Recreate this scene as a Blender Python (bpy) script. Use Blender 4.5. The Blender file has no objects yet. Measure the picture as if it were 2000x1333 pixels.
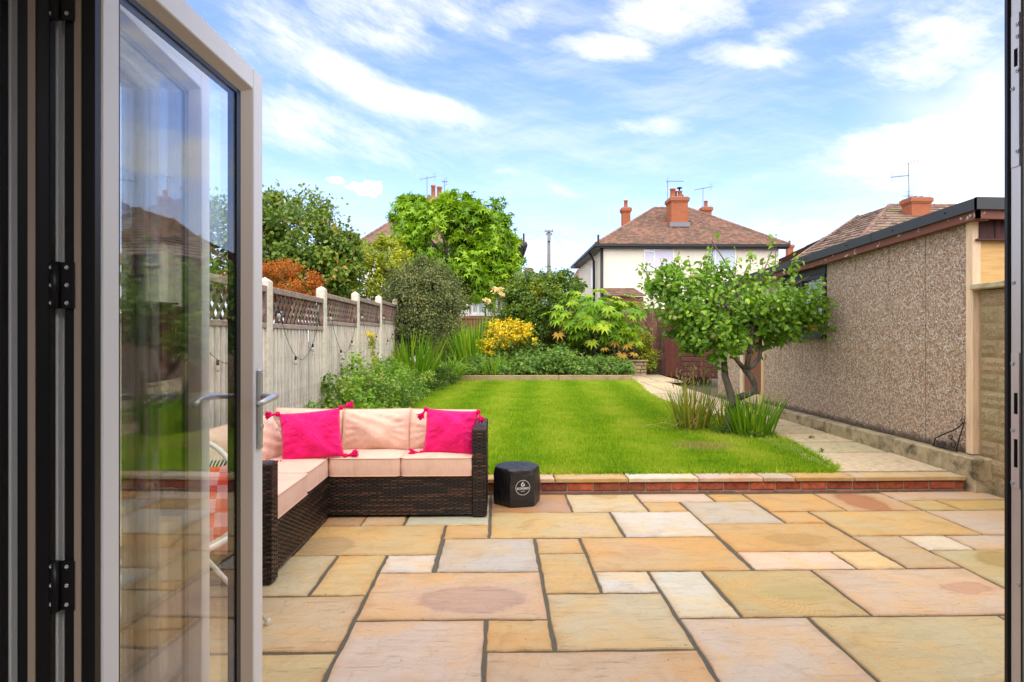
import bpy, bmesh, math, random
import numpy as np
from mathutils import Vector, Matrix, Euler

R = math.radians
rnd = random.Random(7)
rng = np.random.default_rng(11)
sc = bpy.context.scene
C = sc.collection

# ---------------------------------------------------------------- camera
FOC, EYE, HOR = 1215.0, 1.33, 660.0          # focal length in photo pixels, eye height, horizon row
YAW = math.atan(30 / FOC)
cam = bpy.data.objects.new('camera', bpy.data.cameras.new('camera'))
C.objects.link(cam)
cam.location = (0, 0, EYE)
cam.rotation_euler = (R(90), 0, -YAW)
cam.data.sensor_width = 36
cam.data.lens = 36 * FOC / 2000
cam.data.shift_y = -6.5 / 2000
cam.data.clip_start = 0.05
cam.data.clip_end = 2000
sc.camera = cam


def ray(px, py):
    u, v = (px - 1000) / FOC, (HOR - py) / FOC
    return (math.sin(YAW) + u * math.cos(YAW), math.cos(YAW) - u * math.sin(YAW), v)


def at(px, py, Y):
    """the point of the place seen at that pixel, at depth Y"""
    d = ray(px, py)
    t = Y / d[1]
    return Vector((d[0] * t, Y, EYE + d[2] * t))


# ---------------------------------------------------------------- node helper
class NT:
    def __init__(s, tree):
        s.t = tree

    def n(s, typ, ins=None, **kw):
        nd = s.t.nodes.new(typ)
        for k, v in kw.items():
            setattr(nd, k, v)
        for k, v in (ins or {}).items():
            sk = nd.inputs[k]
            if isinstance(v, bpy.types.NodeSocket):
                s.t.links.new(v, sk)
            else:
                sk.default_value = v
        return nd

    def m(s, op, a, b=0.0, c=None, clamp=False):
        ins = {0: a, 1: b}
        if c is not None:
            ins[2] = c
        return s.n('ShaderNodeMath', ins, operation=op, use_clamp=clamp).outputs[0]

    def mix(s, f, a, b, mode='MIX'):
        nd = s.n('ShaderNodeMix', {0: f, 6: a, 7: b}, data_type='RGBA', blend_type=mode, clamp_factor=True)
        return nd.outputs[2]

    def ramp(s, f, stops, interp='LINEAR'):
        nd = s.n('ShaderNodeValToRGB', {0: f})
        cr = nd.color_ramp
        cr.interpolation = interp
        while len(cr.elements) < len(stops):
            cr.elements.new(0.5)
        for e, (p, c) in zip(cr.elements, stops):
            e.position = p
            e.color = (c[0], c[1], c[2], 1) if not isinstance(c, (int, float)) else (c, c, c, 1)
        return nd.outputs[0]

    def smooth(s, x, lo, hi):
        return s.n('ShaderNodeMapRange', {0: x, 1: lo, 2: hi, 3: 0.0, 4: 1.0}, interpolation_type='SMOOTHSTEP').outputs[0]

    def noise(s, vec, scale, detail=4, rough=0.55, dist=0.0, out=0):
        return s.n('ShaderNodeTexNoise', {'Vector': vec, 'Scale': scale, 'Detail': detail, 'Roughness': rough, 'Distortion': dist}).outputs[out]


# ---------------------------------------------------------------- sky and sun
SUN_EL, SUN_AZ = R(55), R(172)      # azimuth measured from +Y towards +X: light from behind the house
world = bpy.data.worlds.new('World')
sc.world = world
world.use_nodes = True
wt = NT(world.node_tree)
for nd in list(world.node_tree.nodes):
    world.node_tree.nodes.remove(nd)
SKY_STRENGTH = 0.12
sky = wt.n('ShaderNodeTexSky', sky_type='NISHITA', sun_disc=False)
sky.sun_elevation = SUN_EL
sky.sun_rotation = SUN_AZ
sky.air_density = 1.0
sky.dust_density = 0.6
sky.ozone_density = 2.5
tc = wt.n('ShaderNodeTexCoord')
sep = wt.n('ShaderNodeSeparateXYZ', {0: tc.outputs['Generated']})
az = wt.m('ARCTAN2', sep.outputs[0], sep.outputs[1])
el = wt.m('ARCSINE', sep.outputs[2])
ae = wt.n('ShaderNodeCombineXYZ', {0: az, 1: el, 2: 0.0}).outputs[0]
warp = wt.noise(ae, 3.2, 3, 0.5, 0.0, 1)
warp = wt.n('ShaderNodeVectorMath', {0: warp, 1: (0.5, 0.5, 0.5)}, operation='SUBTRACT').outputs[0]


def streak(angle, sx, sy, wamt, off, detail=7, rough=0.62):
    w = wt.n('ShaderNodeVectorMath', {0: warp, 3: wamt}, operation='SCALE').outputs[0]
    v = wt.n('ShaderNodeVectorMath', {0: ae, 1: w}, operation='ADD').outputs[0]
    mp = wt.n('ShaderNodeMapping', {'Vector': v, 'Location': (off, off * 0.7, 0), 'Rotation': (0, 0, angle), 'Scale': (sx, sy, 1)}, vector_type='TEXTURE')
    return wt.noise(mp.outputs[0], 1.0, detail, rough)


def blob(px, py, rx, ry, rot):
    """0..1 soft elliptical region round a direction, sizes in photo pixels, rot in degrees (down to the right is negative)"""
    d = ray(px, py)
    a0 = math.atan2(d[0], d[1])
    e0 = math.atan2(d[2], math.hypot(d[0], d[1]))
    k = math.cos(a0) ** 2 / FOC
    mp = wt.n('ShaderNodeMapping', {'Vector': ae, 'Location': (a0, e0, 0), 'Rotation': (0, 0, R(rot)), 'Scale': (rx * k, ry * k / max(.7, math.cos(a0)), 1)}, vector_type='TEXTURE')
    ln = wt.n('ShaderNodeVectorMath', {0: mp.outputs[0]}, operation='LENGTH').outputs[1]
    return wt.n('ShaderNodeMapRange', {0: ln, 1: 1.15, 2: 0.1, 3: 0.0, 4: 1.0}, interpolation_type='SMOOTHSTEP').outputs[0]


s1 = streak(R(-13), 0.36, 0.060, 0.09, 3.1, 11, .68)
s2 = streak(R(7), 0.36, 0.065, 0.09, 9.4, 11, .68)
s3 = streak(R(-24), 0.11, 0.04, 0.05, 5.7, 9, 0.66)
fl = wt.m('MULTIPLY_ADD', s1, 0.48, wt.m('MULTIPLY', s3, 0.52))
fr = wt.m('MULTIPLY_ADD', s2, 0.48, wt.m('MULTIPLY', s3, 0.52))
masks_l = [(700, 160, 290, 42, -14, 1.25), (640, 255, 300, 70, -8, .85), (760, 20, 260, 85, 4, .9), (560, 90, 220, 60, -6, .8),
           (1000, 30, 110, 40, 20, .7), (820, 285, 120, 26, -30, .6), (1120, 375, 130, 16, -14, .55)]
masks_r = [(1330, 15, 190, 60, 5, 1.2), (1190, 92, 120, 26, -6, 1.2), (1450, 110, 140, 26, -12, 1.1), (1830, 85, 240, 105, 8, 1.0),
           (1560, 55, 170, 30, 14, .8), (1780, 290, 290, 66, 3, 1.15), (1730, 345, 220, 40, 0, .8), (1280, 246, 110, 26, 0, .75), (985, 334, 45, 9, 0, .7), (1480, 445, 180, 30, 0, .6)]


def cover(masks, f):
    tot = None
    for px, py, rx, ry, rot, w in masks:
        b = wt.m('MULTIPLY', blob(px, py, rx * 1.35, ry * 1.5, rot), w * .78)
        tot = b if tot is None else wt.m('MAXIMUM', tot, b)
    # the streaks break the soft region up into fibres
    thr = wt.m('MULTIPLY_ADD', tot, -0.44, 0.60)
    return wt.n('ShaderNodeMapRange', {0: wt.m('SUBTRACT', f, thr), 1: -0.02, 2: 0.40, 3: 0.0, 4: 1.0}, interpolation_type='SMOOTHSTEP').outputs[0]


dl, dr = cover(masks_l, fl), cover(masks_r, fr)
# a small puffy cloud above the trees, lumpy rather than streaky
pn = wt.noise(ae, 34, 6, 0.6)
pb = wt.m('MAXIMUM', blob(712, 366, 56, 25, 0), blob(655, 352, 36, 14, 0))
puff = wt.smooth(wt.m('ADD', wt.m('MULTIPLY', pb, .9), wt.m('MULTIPLY_ADD', pn, 2.4, -1.62)), 0.0, 0.35)
# thin veil everywhere (also outside the frame)
veil = wt.m('MULTIPLY', wt.smooth(wt.m('MULTIPLY_ADD', s1, .5, wt.m('MULTIPLY', s2, .5)), 0.40, 0.70), 0.45)
outside = wt.m('MULTIPLY', wt.smooth(wt.noise(tc.outputs['Generated'], 2.2, 6, 0.6, 0.6), 0.32, 0.58), wt.m('MAXIMUM', wt.smooth(wt.m('ABSOLUTE', az), 0.48, 0.76), wt.smooth(el, .55, .85)))  # extra clouds mostly out of view, added and brightened as white fill light
dens = wt.m('MAXIMUM', wt.m('MAXIMUM', dl, dr), wt.m('MAXIMUM', wt.m('MAXIMUM', puff, veil), wt.m('MULTIPLY', outside, .95)))
hor = wt.m('MULTIPLY', wt.smooth(el, 0.30, -0.05), 0.62)          # pale air towards the horizon
skyc = wt.mix(1.0, sky.outputs[0], (1.10, 1.10, 1.45, 1), 'MULTIPLY')
skyc = wt.mix(hor, skyc, (3.75, 3.85, 4.3, 1))
cloudc = wt.mix(outside, wt.mix(s3, (4.7, 4.7, 4.75, 1), (5.8, 5.7, 5.6, 1)), (7.4, 7.1, 6.7, 1))
skyc = wt.mix(wt.m('MULTIPLY', dens, .92), skyc, cloudc)
bg = wt.n('ShaderNodeBackground', {'Color': skyc, 'Strength': SKY_STRENGTH})
wo = wt.n('ShaderNodeOutputWorld', {'Surface': bg.outputs[0]})

sun = bpy.data.objects.new('sun', bpy.data.lights.new('sun', 'SUN'))
C.objects.link(sun)
sun.data.energy = 2.0
sun.data.angle = R(95)
sun.data.color = (1.0, 0.92, 0.80)
sd = Vector((math.sin(SUN_AZ) * math.cos(SUN_EL), math.cos(SUN_AZ) * math.cos(SUN_EL), math.sin(SUN_EL)))
sun.rotation_euler = (-sd).to_track_quat('-Z', 'Y').to_euler()

sc.view_settings.view_transform = 'Standard'
sc.view_settings.look = 'None'
sc.view_settings.exposure = 1.1
sc.view_settings.gamma = 1
sc.view_settings.use_curve_mapping = False
sc.render.engine = 'CYCLES'
cy = sc.cycles
cy.use_denoising = True
cy.max_bounces = 7
cy.diffuse_bounces = 4
cy.glossy_bounces = 4
cy.transmission_bounces = 6
cy.transparent_max_bounces = 20
cy.caustics_reflective = False
cy.caustics_refractive = False
cy.sample_clamp_indirect = 6


# ---------------------------------------------------------------- materials
MATS = {}


def newmat(name):
    m = bpy.data.materials.new(name)
    m.use_nodes = True
    t = m.node_tree
    for nd in list(t.nodes):
        t.nodes.remove(nd)
    return m, NT(t)


def finish(n, color, rough=0.6, spec=0.4, bump=None, bstr=0.3, bdist=0.01, metal=0.0, **kw):
    ins = {'Base Color': color, 'Roughness': rough, 'Specular IOR Level': spec, 'Metallic': metal}
    ins.update(kw)
    p = n.n('ShaderNodeBsdfPrincipled', ins)
    if bump is not None:
        b = n.n('ShaderNodeBump', {'Height': bump, 'Strength': bstr, 'Distance': bdist})
        n.t.links.new(b.outputs[0], p.inputs['Normal'])
    n.n('ShaderNodeOutputMaterial', {'Surface': p.outputs[0]})
    return p


def c4(c, k=1.0):
    return (c[0] * k, c[1] * k, c[2] * k, 1)


def plain(name, col, rough=0.5, spec=0.4, metal=0.0, var=0.08, scale=12, bstr=0.06):
    """a flat coat with slight unevenness"""
    if name in MATS:
        return MATS[name]
    m, n = newmat(name)
    co = n.n('ShaderNodeTexCoord').outputs['Object']
    f = n.noise(co, scale, 5)
    col_ = n.mix(f, c4(col, 1 - var), c4(col, 1 + var))
    finish(n, col_, n.m('MULTIPLY_ADD', f, 0.16, rough - 0.08), spec, f, bstr, 0.004, metal)
    MATS[name] = m
    return m


def leafmat(name, stops, trans=0.3, rough=0.42, spec=0.35):
    m, n = newmat(name)
    at_ = n.n('ShaderNodeAttribute', attribute_name='rnd').outputs['Fac']
    oi = n.n('ShaderNodeObjectInfo').outputs['Random']
    has = n.m('GREATER_THAN', at_, 0.0001)
    f = n.m('ADD', n.m('MULTIPLY', at_, has), n.m('MULTIPLY', oi, n.m('SUBTRACT', 1.0, has)))
    col = n.ramp(f, stops)
    p = n.n('ShaderNodeBsdfPrincipled', {'Base Color': col, 'Roughness': rough, 'Specular IOR Level': spec})
    bright = n.mix(1.0, col, (1.25, 1.2, 0.6, 1), 'MULTIPLY')
    tr = n.n('ShaderNodeBsdfTranslucent', {'Color': bright})
    mx = n.n('ShaderNodeMixShader', {0: trans, 1: p.outputs[0], 2: tr.outputs[0]})
    n.n('ShaderNodeOutputMaterial', {'Surface': mx.outputs[0]})
    MATS[name] = m
    return m


def slabmat(name, stain=None, rings=False):
    """riven sandstone: the slab's own colour (object colour) with veins, blotches and an optional mineral stain"""
    m, n = newmat(name)
    co = n.n('ShaderNodeTexCoord').outputs['Object']
    ob = n.n('ShaderNodeObjectInfo')
    off = n.n('ShaderNodeVectorMath', {0: co, 1: n.n('ShaderNodeCombineXYZ', {0: n.m('MULTIPLY', ob.outputs['Random'], 37.0), 1: n.m('MULTIPLY', ob.outputs['Random'], 91.0)}).outputs[0]}, operation='ADD').outputs[0]
    base = ob.outputs['Color']
    big = n.noise(off, 2.2, 4, 0.55, 0.8)
    mp = n.n('ShaderNodeMapping', {'Vector': off, 'Rotation': (0, 0, R(24)), 'Scale': (2.0, 11, 1)})
    vein = n.noise(mp.outputs[0], 1.0, 6, 0.62, 1.2)
    fine = n.noise(off, 90, 3, 0.6)
    big2 = n.noise(n.n('ShaderNodeMapping', {'Vector': off, 'Location': (7, 3, 0), 'Rotation': (0, 0, R(-30)), 'Scale': (1.6, 4.2, 1)}).outputs[0], 1.3, 6, .6, 1.0)
    big3 = n.noise(n.n('ShaderNodeMapping', {'Vector': off, 'Location': (1, 9, 0)}).outputs[0], 3.1, 6, .62, .9)
    mul = lambda c: n.mix(1.0, base, (c[0], c[1], c[2], 1), 'MULTIPLY')
    col = n.mix(n.m('MULTIPLY', n.smooth(big, .38, .66), .8), base, mul((1.12, .88, .54)))
    col = n.mix(n.m('MULTIPLY', n.smooth(big2, .50, .70), .75), col, mul((.86, .89, .88)))
    col = n.mix(n.m('MULTIPLY', n.smooth(big3, .53, .72), .65), col, mul((.82, .66, .50)))
    col = n.mix(n.m('MULTIPLY', n.smooth(vein, .5, .74), .5), col, mul((.86, .76, .62)))
    col = n.mix(n.m('MULTIPLY', n.smooth(vein, .5, .24), .4), col, mul((1.12, 1.14, 1.16)))
    col = n.mix(n.m('MULTIPLY', n.smooth(fine, .45, .8), .22), col, mul((.72, .68, .64)))
    chip = n.noise(off, 6, 5, .62, 1.6)
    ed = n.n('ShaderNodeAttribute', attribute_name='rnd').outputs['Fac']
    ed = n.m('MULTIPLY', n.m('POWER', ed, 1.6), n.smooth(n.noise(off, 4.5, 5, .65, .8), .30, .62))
    col = n.mix(n.m('MULTIPLY', ed, .7), col, mul((.84, .64, .44)))  # darker orange rim: painted edge occlusion along with grime near the joints
    # riven scratches: thin dark lines along the bedding
    sc_ = n.noise(n.n('ShaderNodeMapping', {'Vector': off, 'Rotation': (0, 0, R(32)), 'Scale': (3.5, 26, 1)}).outputs[0], 1.6, 5, .6, .6)
    col = n.mix(n.m('MULTIPLY', n.smooth(sc_, .64, .70), .45), col, mul((.62, .52, .42)))
    speck = n.smooth(n.noise(off, 22, 2, .5), .72, .76)
    col = n.mix(n.m('MULTIPLY', speck, .55), col, (.09, .075, .06, 1))
    if rings:
        mp2 = n.n('ShaderNodeMapping', {'Vector': co, 'Location': (-.18, .12, 0), 'Rotation': (0, 0, R(18)), 'Scale': (.62, 1.2, 1)}, vector_type='TEXTURE')
        wv = n.n('ShaderNodeTexWave', {'Vector': mp2.outputs[0], 'Scale': 13.0, 'Distortion': 3.2, 'Detail': 3.0, 'Detail Scale': 1.2}, wave_type='RINGS', rings_direction='Z').outputs[1]
        col = n.mix(n.m('MULTIPLY', n.smooth(wv, .55, .95), .42), col, (.40, .26, .09, 1))
    rough = n.m('MULTIPLY_ADD', big, .22, .36)
    if stain:
        sx, sy, rx, ry, scol, amt, rim = stain
        w = n.noise(off, 5.0, 6, .62, .3, 1)
        w = n.n('ShaderNodeVectorMath', {0: w, 1: (.5, .5, .5)}, operation='SUBTRACT').outputs[0]
        w = n.n('ShaderNodeVectorMath', {0: w, 3: .17}, operation='SCALE').outputs[0]
        v = n.n('ShaderNodeVectorMath', {0: co, 1: w}, operation='ADD').outputs[0]
        mp3 = n.n('ShaderNodeMapping', {'Vector': v, 'Location': (sx, sy, 0), 'Scale': (rx, ry, 9)}, vector_type='TEXTURE')
        ln = n.n('ShaderNodeVectorMath', {0: mp3.outputs[0]}, operation='LENGTH').outputs[1]
        inside = n.smooth(n.m('ADD', ln, n.m('MULTIPLY_ADD', n.noise(off, 30, 4, .6), .22, -.11)), 1.10, .84)
        halo = n.smooth(ln, 1.7, .8)
        edge = n.m('MULTIPLY', inside, n.smooth(ln, .62, 1.0))
        col = n.mix(n.m('MULTIPLY', halo, .45 * amt), col, c4(scol, 1.22))
        col = n.mix(n.m('MULTIPLY', inside, n.m('MULTIPLY_ADD', vein, .4 * amt, .5 * amt)), col, c4(scol))
        col = n.mix(n.m('MULTIPLY', edge, rim), col, c4(scol, .70))
    h = n.m('ADD', n.m('MULTIPLY', vein, .7), n.m('MULTIPLY', fine, .12))
    h = n.m('ADD', h, n.m('MULTIPLY', big, .5))
    h = n.m('ADD', h, n.m('MULTIPLY', n.smooth(chip, .44, .56), .3))
    h = n.m('SUBTRACT', h, n.m('MULTIPLY', n.smooth(sc_, .60, .70), .5))
    finish(n, col, rough, .42, h, .6, .012)
    MATS[name] = m
    return m


def tinted(name, rough=.7, spec=.3, scale=30, contrast=.35, bstr=.4, grain=None, dirt=None, bdist=.006):
    """takes the object's own colour; grain = direction of stretched fibres"""
    m, n = newmat(name)
    co = n.n('ShaderNodeTexCoord').outputs['Object']
    ob = n.n('ShaderNodeObjectInfo')
    off = n.n('ShaderNodeVectorMath', {0: co, 1: n.n('ShaderNodeCombineXYZ', {0: n.m('MULTIPLY', ob.outputs['Random'], 57.0), 1: n.m('MULTIPLY', ob.outputs['Random'], 23.0)}).outputs[0]}, operation='ADD').outputs[0]
    if grain:
        off = n.n('ShaderNodeMapping', {'Vector': off, 'Scale': grain}).outputs[0]
    f = n.noise(off, scale, 6, .62, .3)
    base = ob.outputs['Color']
    col = n.mix(n.smooth(f, .35, .72), n.mix(1.0, base, (1 + contrast * .5,) * 3 + (1,), 'MULTIPLY'), n.mix(1.0, base, (1 - contrast, 1 - contrast, 1 - contrast * 1.05, 1), 'MULTIPLY'))
    if dirt:
        g = n.noise(co, 5, 5, .65, .5)
        col = n.mix(n.m('MULTIPLY', n.smooth(g, .5, .7), dirt[3]), col, (dirt[0], dirt[1], dirt[2], 1))
    finish(n, col, rough, spec, f, bstr, bdist)
    MATS[name] = m
    return m


# ---------------------------------------------------------------- mesh helpers
def link(name, me, mat=None, parent=None, smooth=False, color=None):
    o = bpy.data.objects.new(name, me)
    C.objects.link(o)
    if mat is not None and len(me.materials) == 0:
        me.materials.append(mat)
    if parent is not None:
        o.parent = parent
    if smooth:
        me.polygons.foreach_set('use_smooth', [True] * len(me.polygons))
    if color is not None:
        o.color = (color[0], color[1], color[2], 1)
    return o


def tag(o, label=None, cat=None, group=None, kind=None):
    if label:
        o['label'] = label
    if cat:
        o['category'] = cat
    if group:
        o['group'] = group
    if kind:
        o['kind'] = kind
    return o


def empty(name, loc=(0, 0, 0), rz=0):
    o = bpy.data.objects.new(name, None)
    C.objects.link(o)
    o.location = loc
    o.rotation_euler = (0, 0, rz)
    o.empty_display_size = .1
    return o


class MB:
    """collects simple solids into one mesh"""
    def __init__(s):
        s.v, s.f, s.r = [], [], []

    def add(s, vs, fs, r=None):
        b = len(s.v)
        s.v += [tuple(v) for v in vs]
        s.f += [tuple(i + b for i in f) for f in fs]
        s.r += [r if r is not None else .5] * len(vs)
        return s

    def box(s, c, d, rot=None, r=None, ch=0.0):
        """box; ch > 0 chamfers all edges"""
        hx, hy, hz = d[0] / 2, d[1] / 2, d[2] / 2
        M = rot if isinstance(rot, Matrix) else (Euler(rot).to_matrix() if rot else Matrix.Identity(3))
        c = Vector(c)
        if ch <= 0:
            vs = [(x, y, z) for x in (-hx, hx) for y in (-hy, hy) for z in (-hz, hz)]
            fs = [(0, 1, 3, 2), (4, 6, 7, 5), (0, 4, 5, 1), (2, 3, 7, 6), (0, 2, 6, 4), (1, 5, 7, 3)]
        else:
            ch = min(ch, hx * .9, hy * .9, hz * .9)
            vs, fs, idx = [], [], {}
            for sx in (-1, 1):
                for sy in (-1, 1):
                    for sz in (-1, 1):
                        for a in range(3):
                            p = [sx * (hx - ch), sy * (hy - ch), sz * (hz - ch)]
                            p[a] = (sx * hx, sy * hy, sz * hz)[a]
                            idx[(sx, sy, sz, a)] = len(vs)
                            vs.append(tuple(p))
            g = lambda sx, sy, sz, a: idx[(sx, sy, sz, a)]
            for q in (-1, 1):
                fs.append([g(q, -1, -1, 0), g(q, 1, -1, 0), g(q, 1, 1, 0), g(q, -1, 1, 0)][::q])
                fs.append([g(-1, q, -1, 1), g(-1, q, 1, 1), g(1, q, 1, 1), g(1, q, -1, 1)][::q])
                fs.append([g(-1, -1, q, 2), g(1, -1, q, 2), g(1, 1, q, 2), g(-1, 1, q, 2)][::q])
            for a, b_, cc in ((0, 1, 2), (1, 2, 0), (2, 0, 1)):
                for q1 in (-1, 1):
                    for q2 in (-1, 1):
                        def P(e, ax):
                            k = [0, 0, 0]
                            k[a], k[b_], k[cc] = q1, q2, e
                            return g(k[0], k[1], k[2], ax)
                        fs.append([P(-1, a), P(-1, b_), P(1, b_), P(1, a)][::q1 * q2])
            for sx in (-1, 1):
                for sy in (-1, 1):
                    for sz in (-1, 1):
                        fs.append([g(sx, sy, sz, 0), g(sx, sy, sz, 1), g(sx, sy, sz, 2)][::sx * sy * sz])
        return s.add([c + M @ Vector(v) for v in vs], fs, r)

    def bx(s, x0, x1, y0, y1, z0, z1, ch=0.0, r=None):
        return s.box(((x0 + x1) / 2, (y0 + y1) / 2, (z0 + z1) / 2), (x1 - x0, y1 - y0, z1 - z0), None, r, ch)

    def bar(s, p0, p1, w, h, up=(0, 0, 1), r=None, ch=0.0):
        p0, p1 = Vector(p0), Vector(p1)
        y = (p1 - p0)
        L = y.length
        y.normalize()
        x = y.cross(Vector(up))
        if x.length < 1e-4:
            x = Vector((1, 0, 0))
        x.normalize()
        z = x.cross(y)
        M = Matrix((x, y, z)).transposed()
        return s.box((p0 + p1) / 2, (w, L, h), M, r, ch)

    def tube(s, pts, rad, n=8, closed=False, cap=True, r=None):
        pts = [Vector(p) for p in pts]
        if isinstance(rad, (int, float)):
            rad = [rad] * len(pts)
        N = len(pts)
        vs, fs = [], []
        t0 = (pts[1] - pts[0]).normalized()
        nrm = t0.orthogonal().normalized()
        for i in range(N):
            if closed:
                t = (pts[(i + 1) % N] - pts[i - 1]).normalized()
            else:
                t = (pts[min(i + 1, N - 1)] - pts[max(i - 1, 0)]).normalized()
            nrm = (nrm - t * nrm.dot(t))
            if nrm.length < 1e-6:
                nrm = t.orthogonal()
            nrm.normalize()
            b = t.cross(nrm)
            for k in range(n):
                a = 2 * math.pi * k / n
                vs.append(pts[i] + (nrm * math.cos(a) + b * math.sin(a)) * rad[i])
        for i in range(N if closed else N - 1):
            j = (i + 1) % N
            for k in range(n):
                l = (k + 1) % n
                fs.append((i * n + k, i * n + l, j * n + l, j * n + k))
        if cap and not closed:
            fs.append(tuple(range(n))[::-1])
            fs.append(tuple((N - 1) * n + k for k in range(n)))
        return s.add(vs, fs, r)

    def lathe(s, prof, c=(0, 0, 0), n=16, r=None):
        vs, fs = [], []
        for (rr, z) in prof:
            for k in range(n):
                a = 2 * math.pi * k / n
                vs.append((c[0] + rr * math.cos(a), c[1] + rr * math.sin(a), c[2] + z))
        for i in range(len(prof) - 1):
            for k in range(n):
                l = (k + 1) % n
                fs.append((i * n + k, i * n + l, (i + 1) * n + l, (i + 1) * n + k))
        fs.append(tuple(range(n))[::-1])
        fs.append(tuple((len(prof) - 1) * n + k for k in range(n)))
        return s.add(vs, fs, r)

    def prism(s, poly, ext, r=None):
        """polygon (3-D points) pushed along the vector ext"""
        n = len(poly)
        e = Vector(ext)
        vs = [Vector(p) for p in poly] + [Vector(p) + e for p in poly]
        fs = [tuple(range(n))[::-1], tuple(range(n, 2 * n))] + [(i, (i + 1) % n, n + (i + 1) % n, n + i) for i in range(n)]
        return s.add(vs, fs, r)

    def mesh(s, name, origin=None):
        me = bpy.data.meshes.new(name)
        v = s.v if origin is None else [(a - origin[0], b - origin[1], c - origin[2]) for a, b, c in s.v]
        me.from_pydata(v, [], s.f)
        a = me.attributes.new('rnd', 'FLOAT', 'POINT')
        a.data.foreach_set('value', s.r)
        bm = bmesh.new()
        bm.from_mesh(me)
        bmesh.ops.recalc_face_normals(bm, faces=bm.faces)
        bm.to_mesh(me)
        bm.free()
        return me

    def build(s, name, mat, parent=None, smooth=False, color=None):
        return link(name, s.mesh(name), mat, parent, smooth, color)


def copyobj(o, parent, mat4=None, color=None):
    c = o.copy()
    C.objects.link(c)
    c.parent = parent
    if mat4 is not None:
        c.matrix_basis = mat4
    if color is not None:
        c.color = (color[0], color[1], color[2], 1)
    return c


def smoothed(o, ang=40):
    """smooth shading but sharp corners, using the edge-split attribute"""
    me = o.data
    me.polygons.foreach_set('use_smooth', [True] * len(me.polygons))
    me.set_sharp_from_angle(angle=R(ang))
    return o


def jit(c, a, rr=None):
    rr = rr or rnd
    k = 1 + rr.uniform(-a, a)
    return tuple(max(0.003, x * k * (1 + rr.uniform(-a, a) * .4)) for x in c)


# ---------------------------------------------------------------- leaves
def quadmesh(name, V, F, rv):
    """V (n,3), F list of uniform or mixed index arrays, rv (n,)"""
    me = bpy.data.meshes.new(name)
    nv = len(V)
    me.vertices.add(nv)
    me.vertices.foreach_set('co', np.asarray(V, dtype=np.float32).ravel())
    loops = np.concatenate([f.ravel() for f in F]).astype(np.int32)
    sizes = np.concatenate([np.full(len(f), f.shape[1], dtype=np.int32) for f in F])
    starts = np.concatenate([[0], np.cumsum(sizes)[:-1]]).astype(np.int32)
    me.loops.add(len(loops))
    me.loops.foreach_set('vertex_index', loops)
    me.polygons.add(len(sizes))
    me.polygons.foreach_set('loop_start', starts)
    me.update(calc_edges=True)
    a = me.attributes.new('rnd', 'FLOAT', 'POINT')
    a.data.foreach_set('value', np.asarray(rv, dtype=np.float32))
    return me


def oval(w=.32, fold=.10, droop=.12):
    v = np.array([(0, 0, 0), (w, .30, fold), (w * .85, .68, fold * .8 - droop * .4), (0, 1, -droop), (-w * .85, .68, fold * .8 - droop * .4), (-w, .30, fold), (0, .5, 0)])
    f = np.array([(0, 1, 6), (1, 2, 6), (2, 3, 6), (3, 4, 6), (4, 5, 6), (5, 0, 6)])
    return v, f


def star(lobes=5, spread=250, inner=.32, droop=.2, notch_w=.5):
    """palmate leaf: lobes radiate from the stalk end"""
    v, f = [(0, 0, 0)], []
    a0 = -spread / 2
    st = spread / (lobes - 1)
    tips = []
    for i in range(lobes):
        a = R(a0 + st * i)
        L = 1 - .35 * abs(i - (lobes - 1) / 2) / ((lobes - 1) / 2)
        tips.append((math.sin(a) * L, math.cos(a) * L, -droop * L))
    notch = []
    for i in range(lobes + 1):
        a = R(a0 - st / 2 + st * i)
        notch.append((math.sin(a) * inner, math.cos(a) * inner, .03))
    for i in range(lobes):
        b = len(v)
        v += [notch[i], tips[i], notch[i + 1]]
        f += [(0, b + 1, b), (0, b + 2, b + 1)]
    v = np.array(v)
    v[:, 1] += .25
    return v, np.array(f)


OVAL, SLIM, STAR5 = oval(), oval(.17, .05, .15), star()
TRI = (np.array([(-.3, 0, 0), (.3, 0, 0), (0.0, 1, 0)]), np.array([(0, 1, 2)]))
DIAM = (np.array([(0, 0, 0), (.3, .45, .07), (0, 1, -.05), (-.3, .45, .07)]), np.array([(0, 1, 2), (0, 2, 3)]))


def frames(P, D, N):
    """rows: x, y (along leaf), z (normal)"""
    D = D / np.maximum(np.linalg.norm(D, axis=1, keepdims=True), 1e-6)
    X = np.cross(D, N)
    X /= np.maximum(np.linalg.norm(X, axis=1, keepdims=True), 1e-6)
    Z = np.cross(X, D)
    return X, D, Z


def leaves(name, tmpl, P, D, N, size, mat, parent=None, rv=None):
    v, f = tmpl
    n, k = len(P), len(v)
    X, Y, Z = frames(P, D, N)
    s = size[:, None, None]
    V = P[:, None, :] + s * (v[None, :, 0:1] * X[:, None, :] + v[None, :, 1:2] * Y[:, None, :] + v[None, :, 2:3] * Z[:, None, :])
    F = (f[None] + (np.arange(n) * k)[:, None, None]).reshape(-1, f.shape[1])
    if rv is None:
        rv = rng.random(n)
    rv = np.clip(rv, .001, 1)
    me = quadmesh(name, V.reshape(-1, 3), [F], np.repeat(rv, k))
    return link(name, me, mat, parent)


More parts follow.
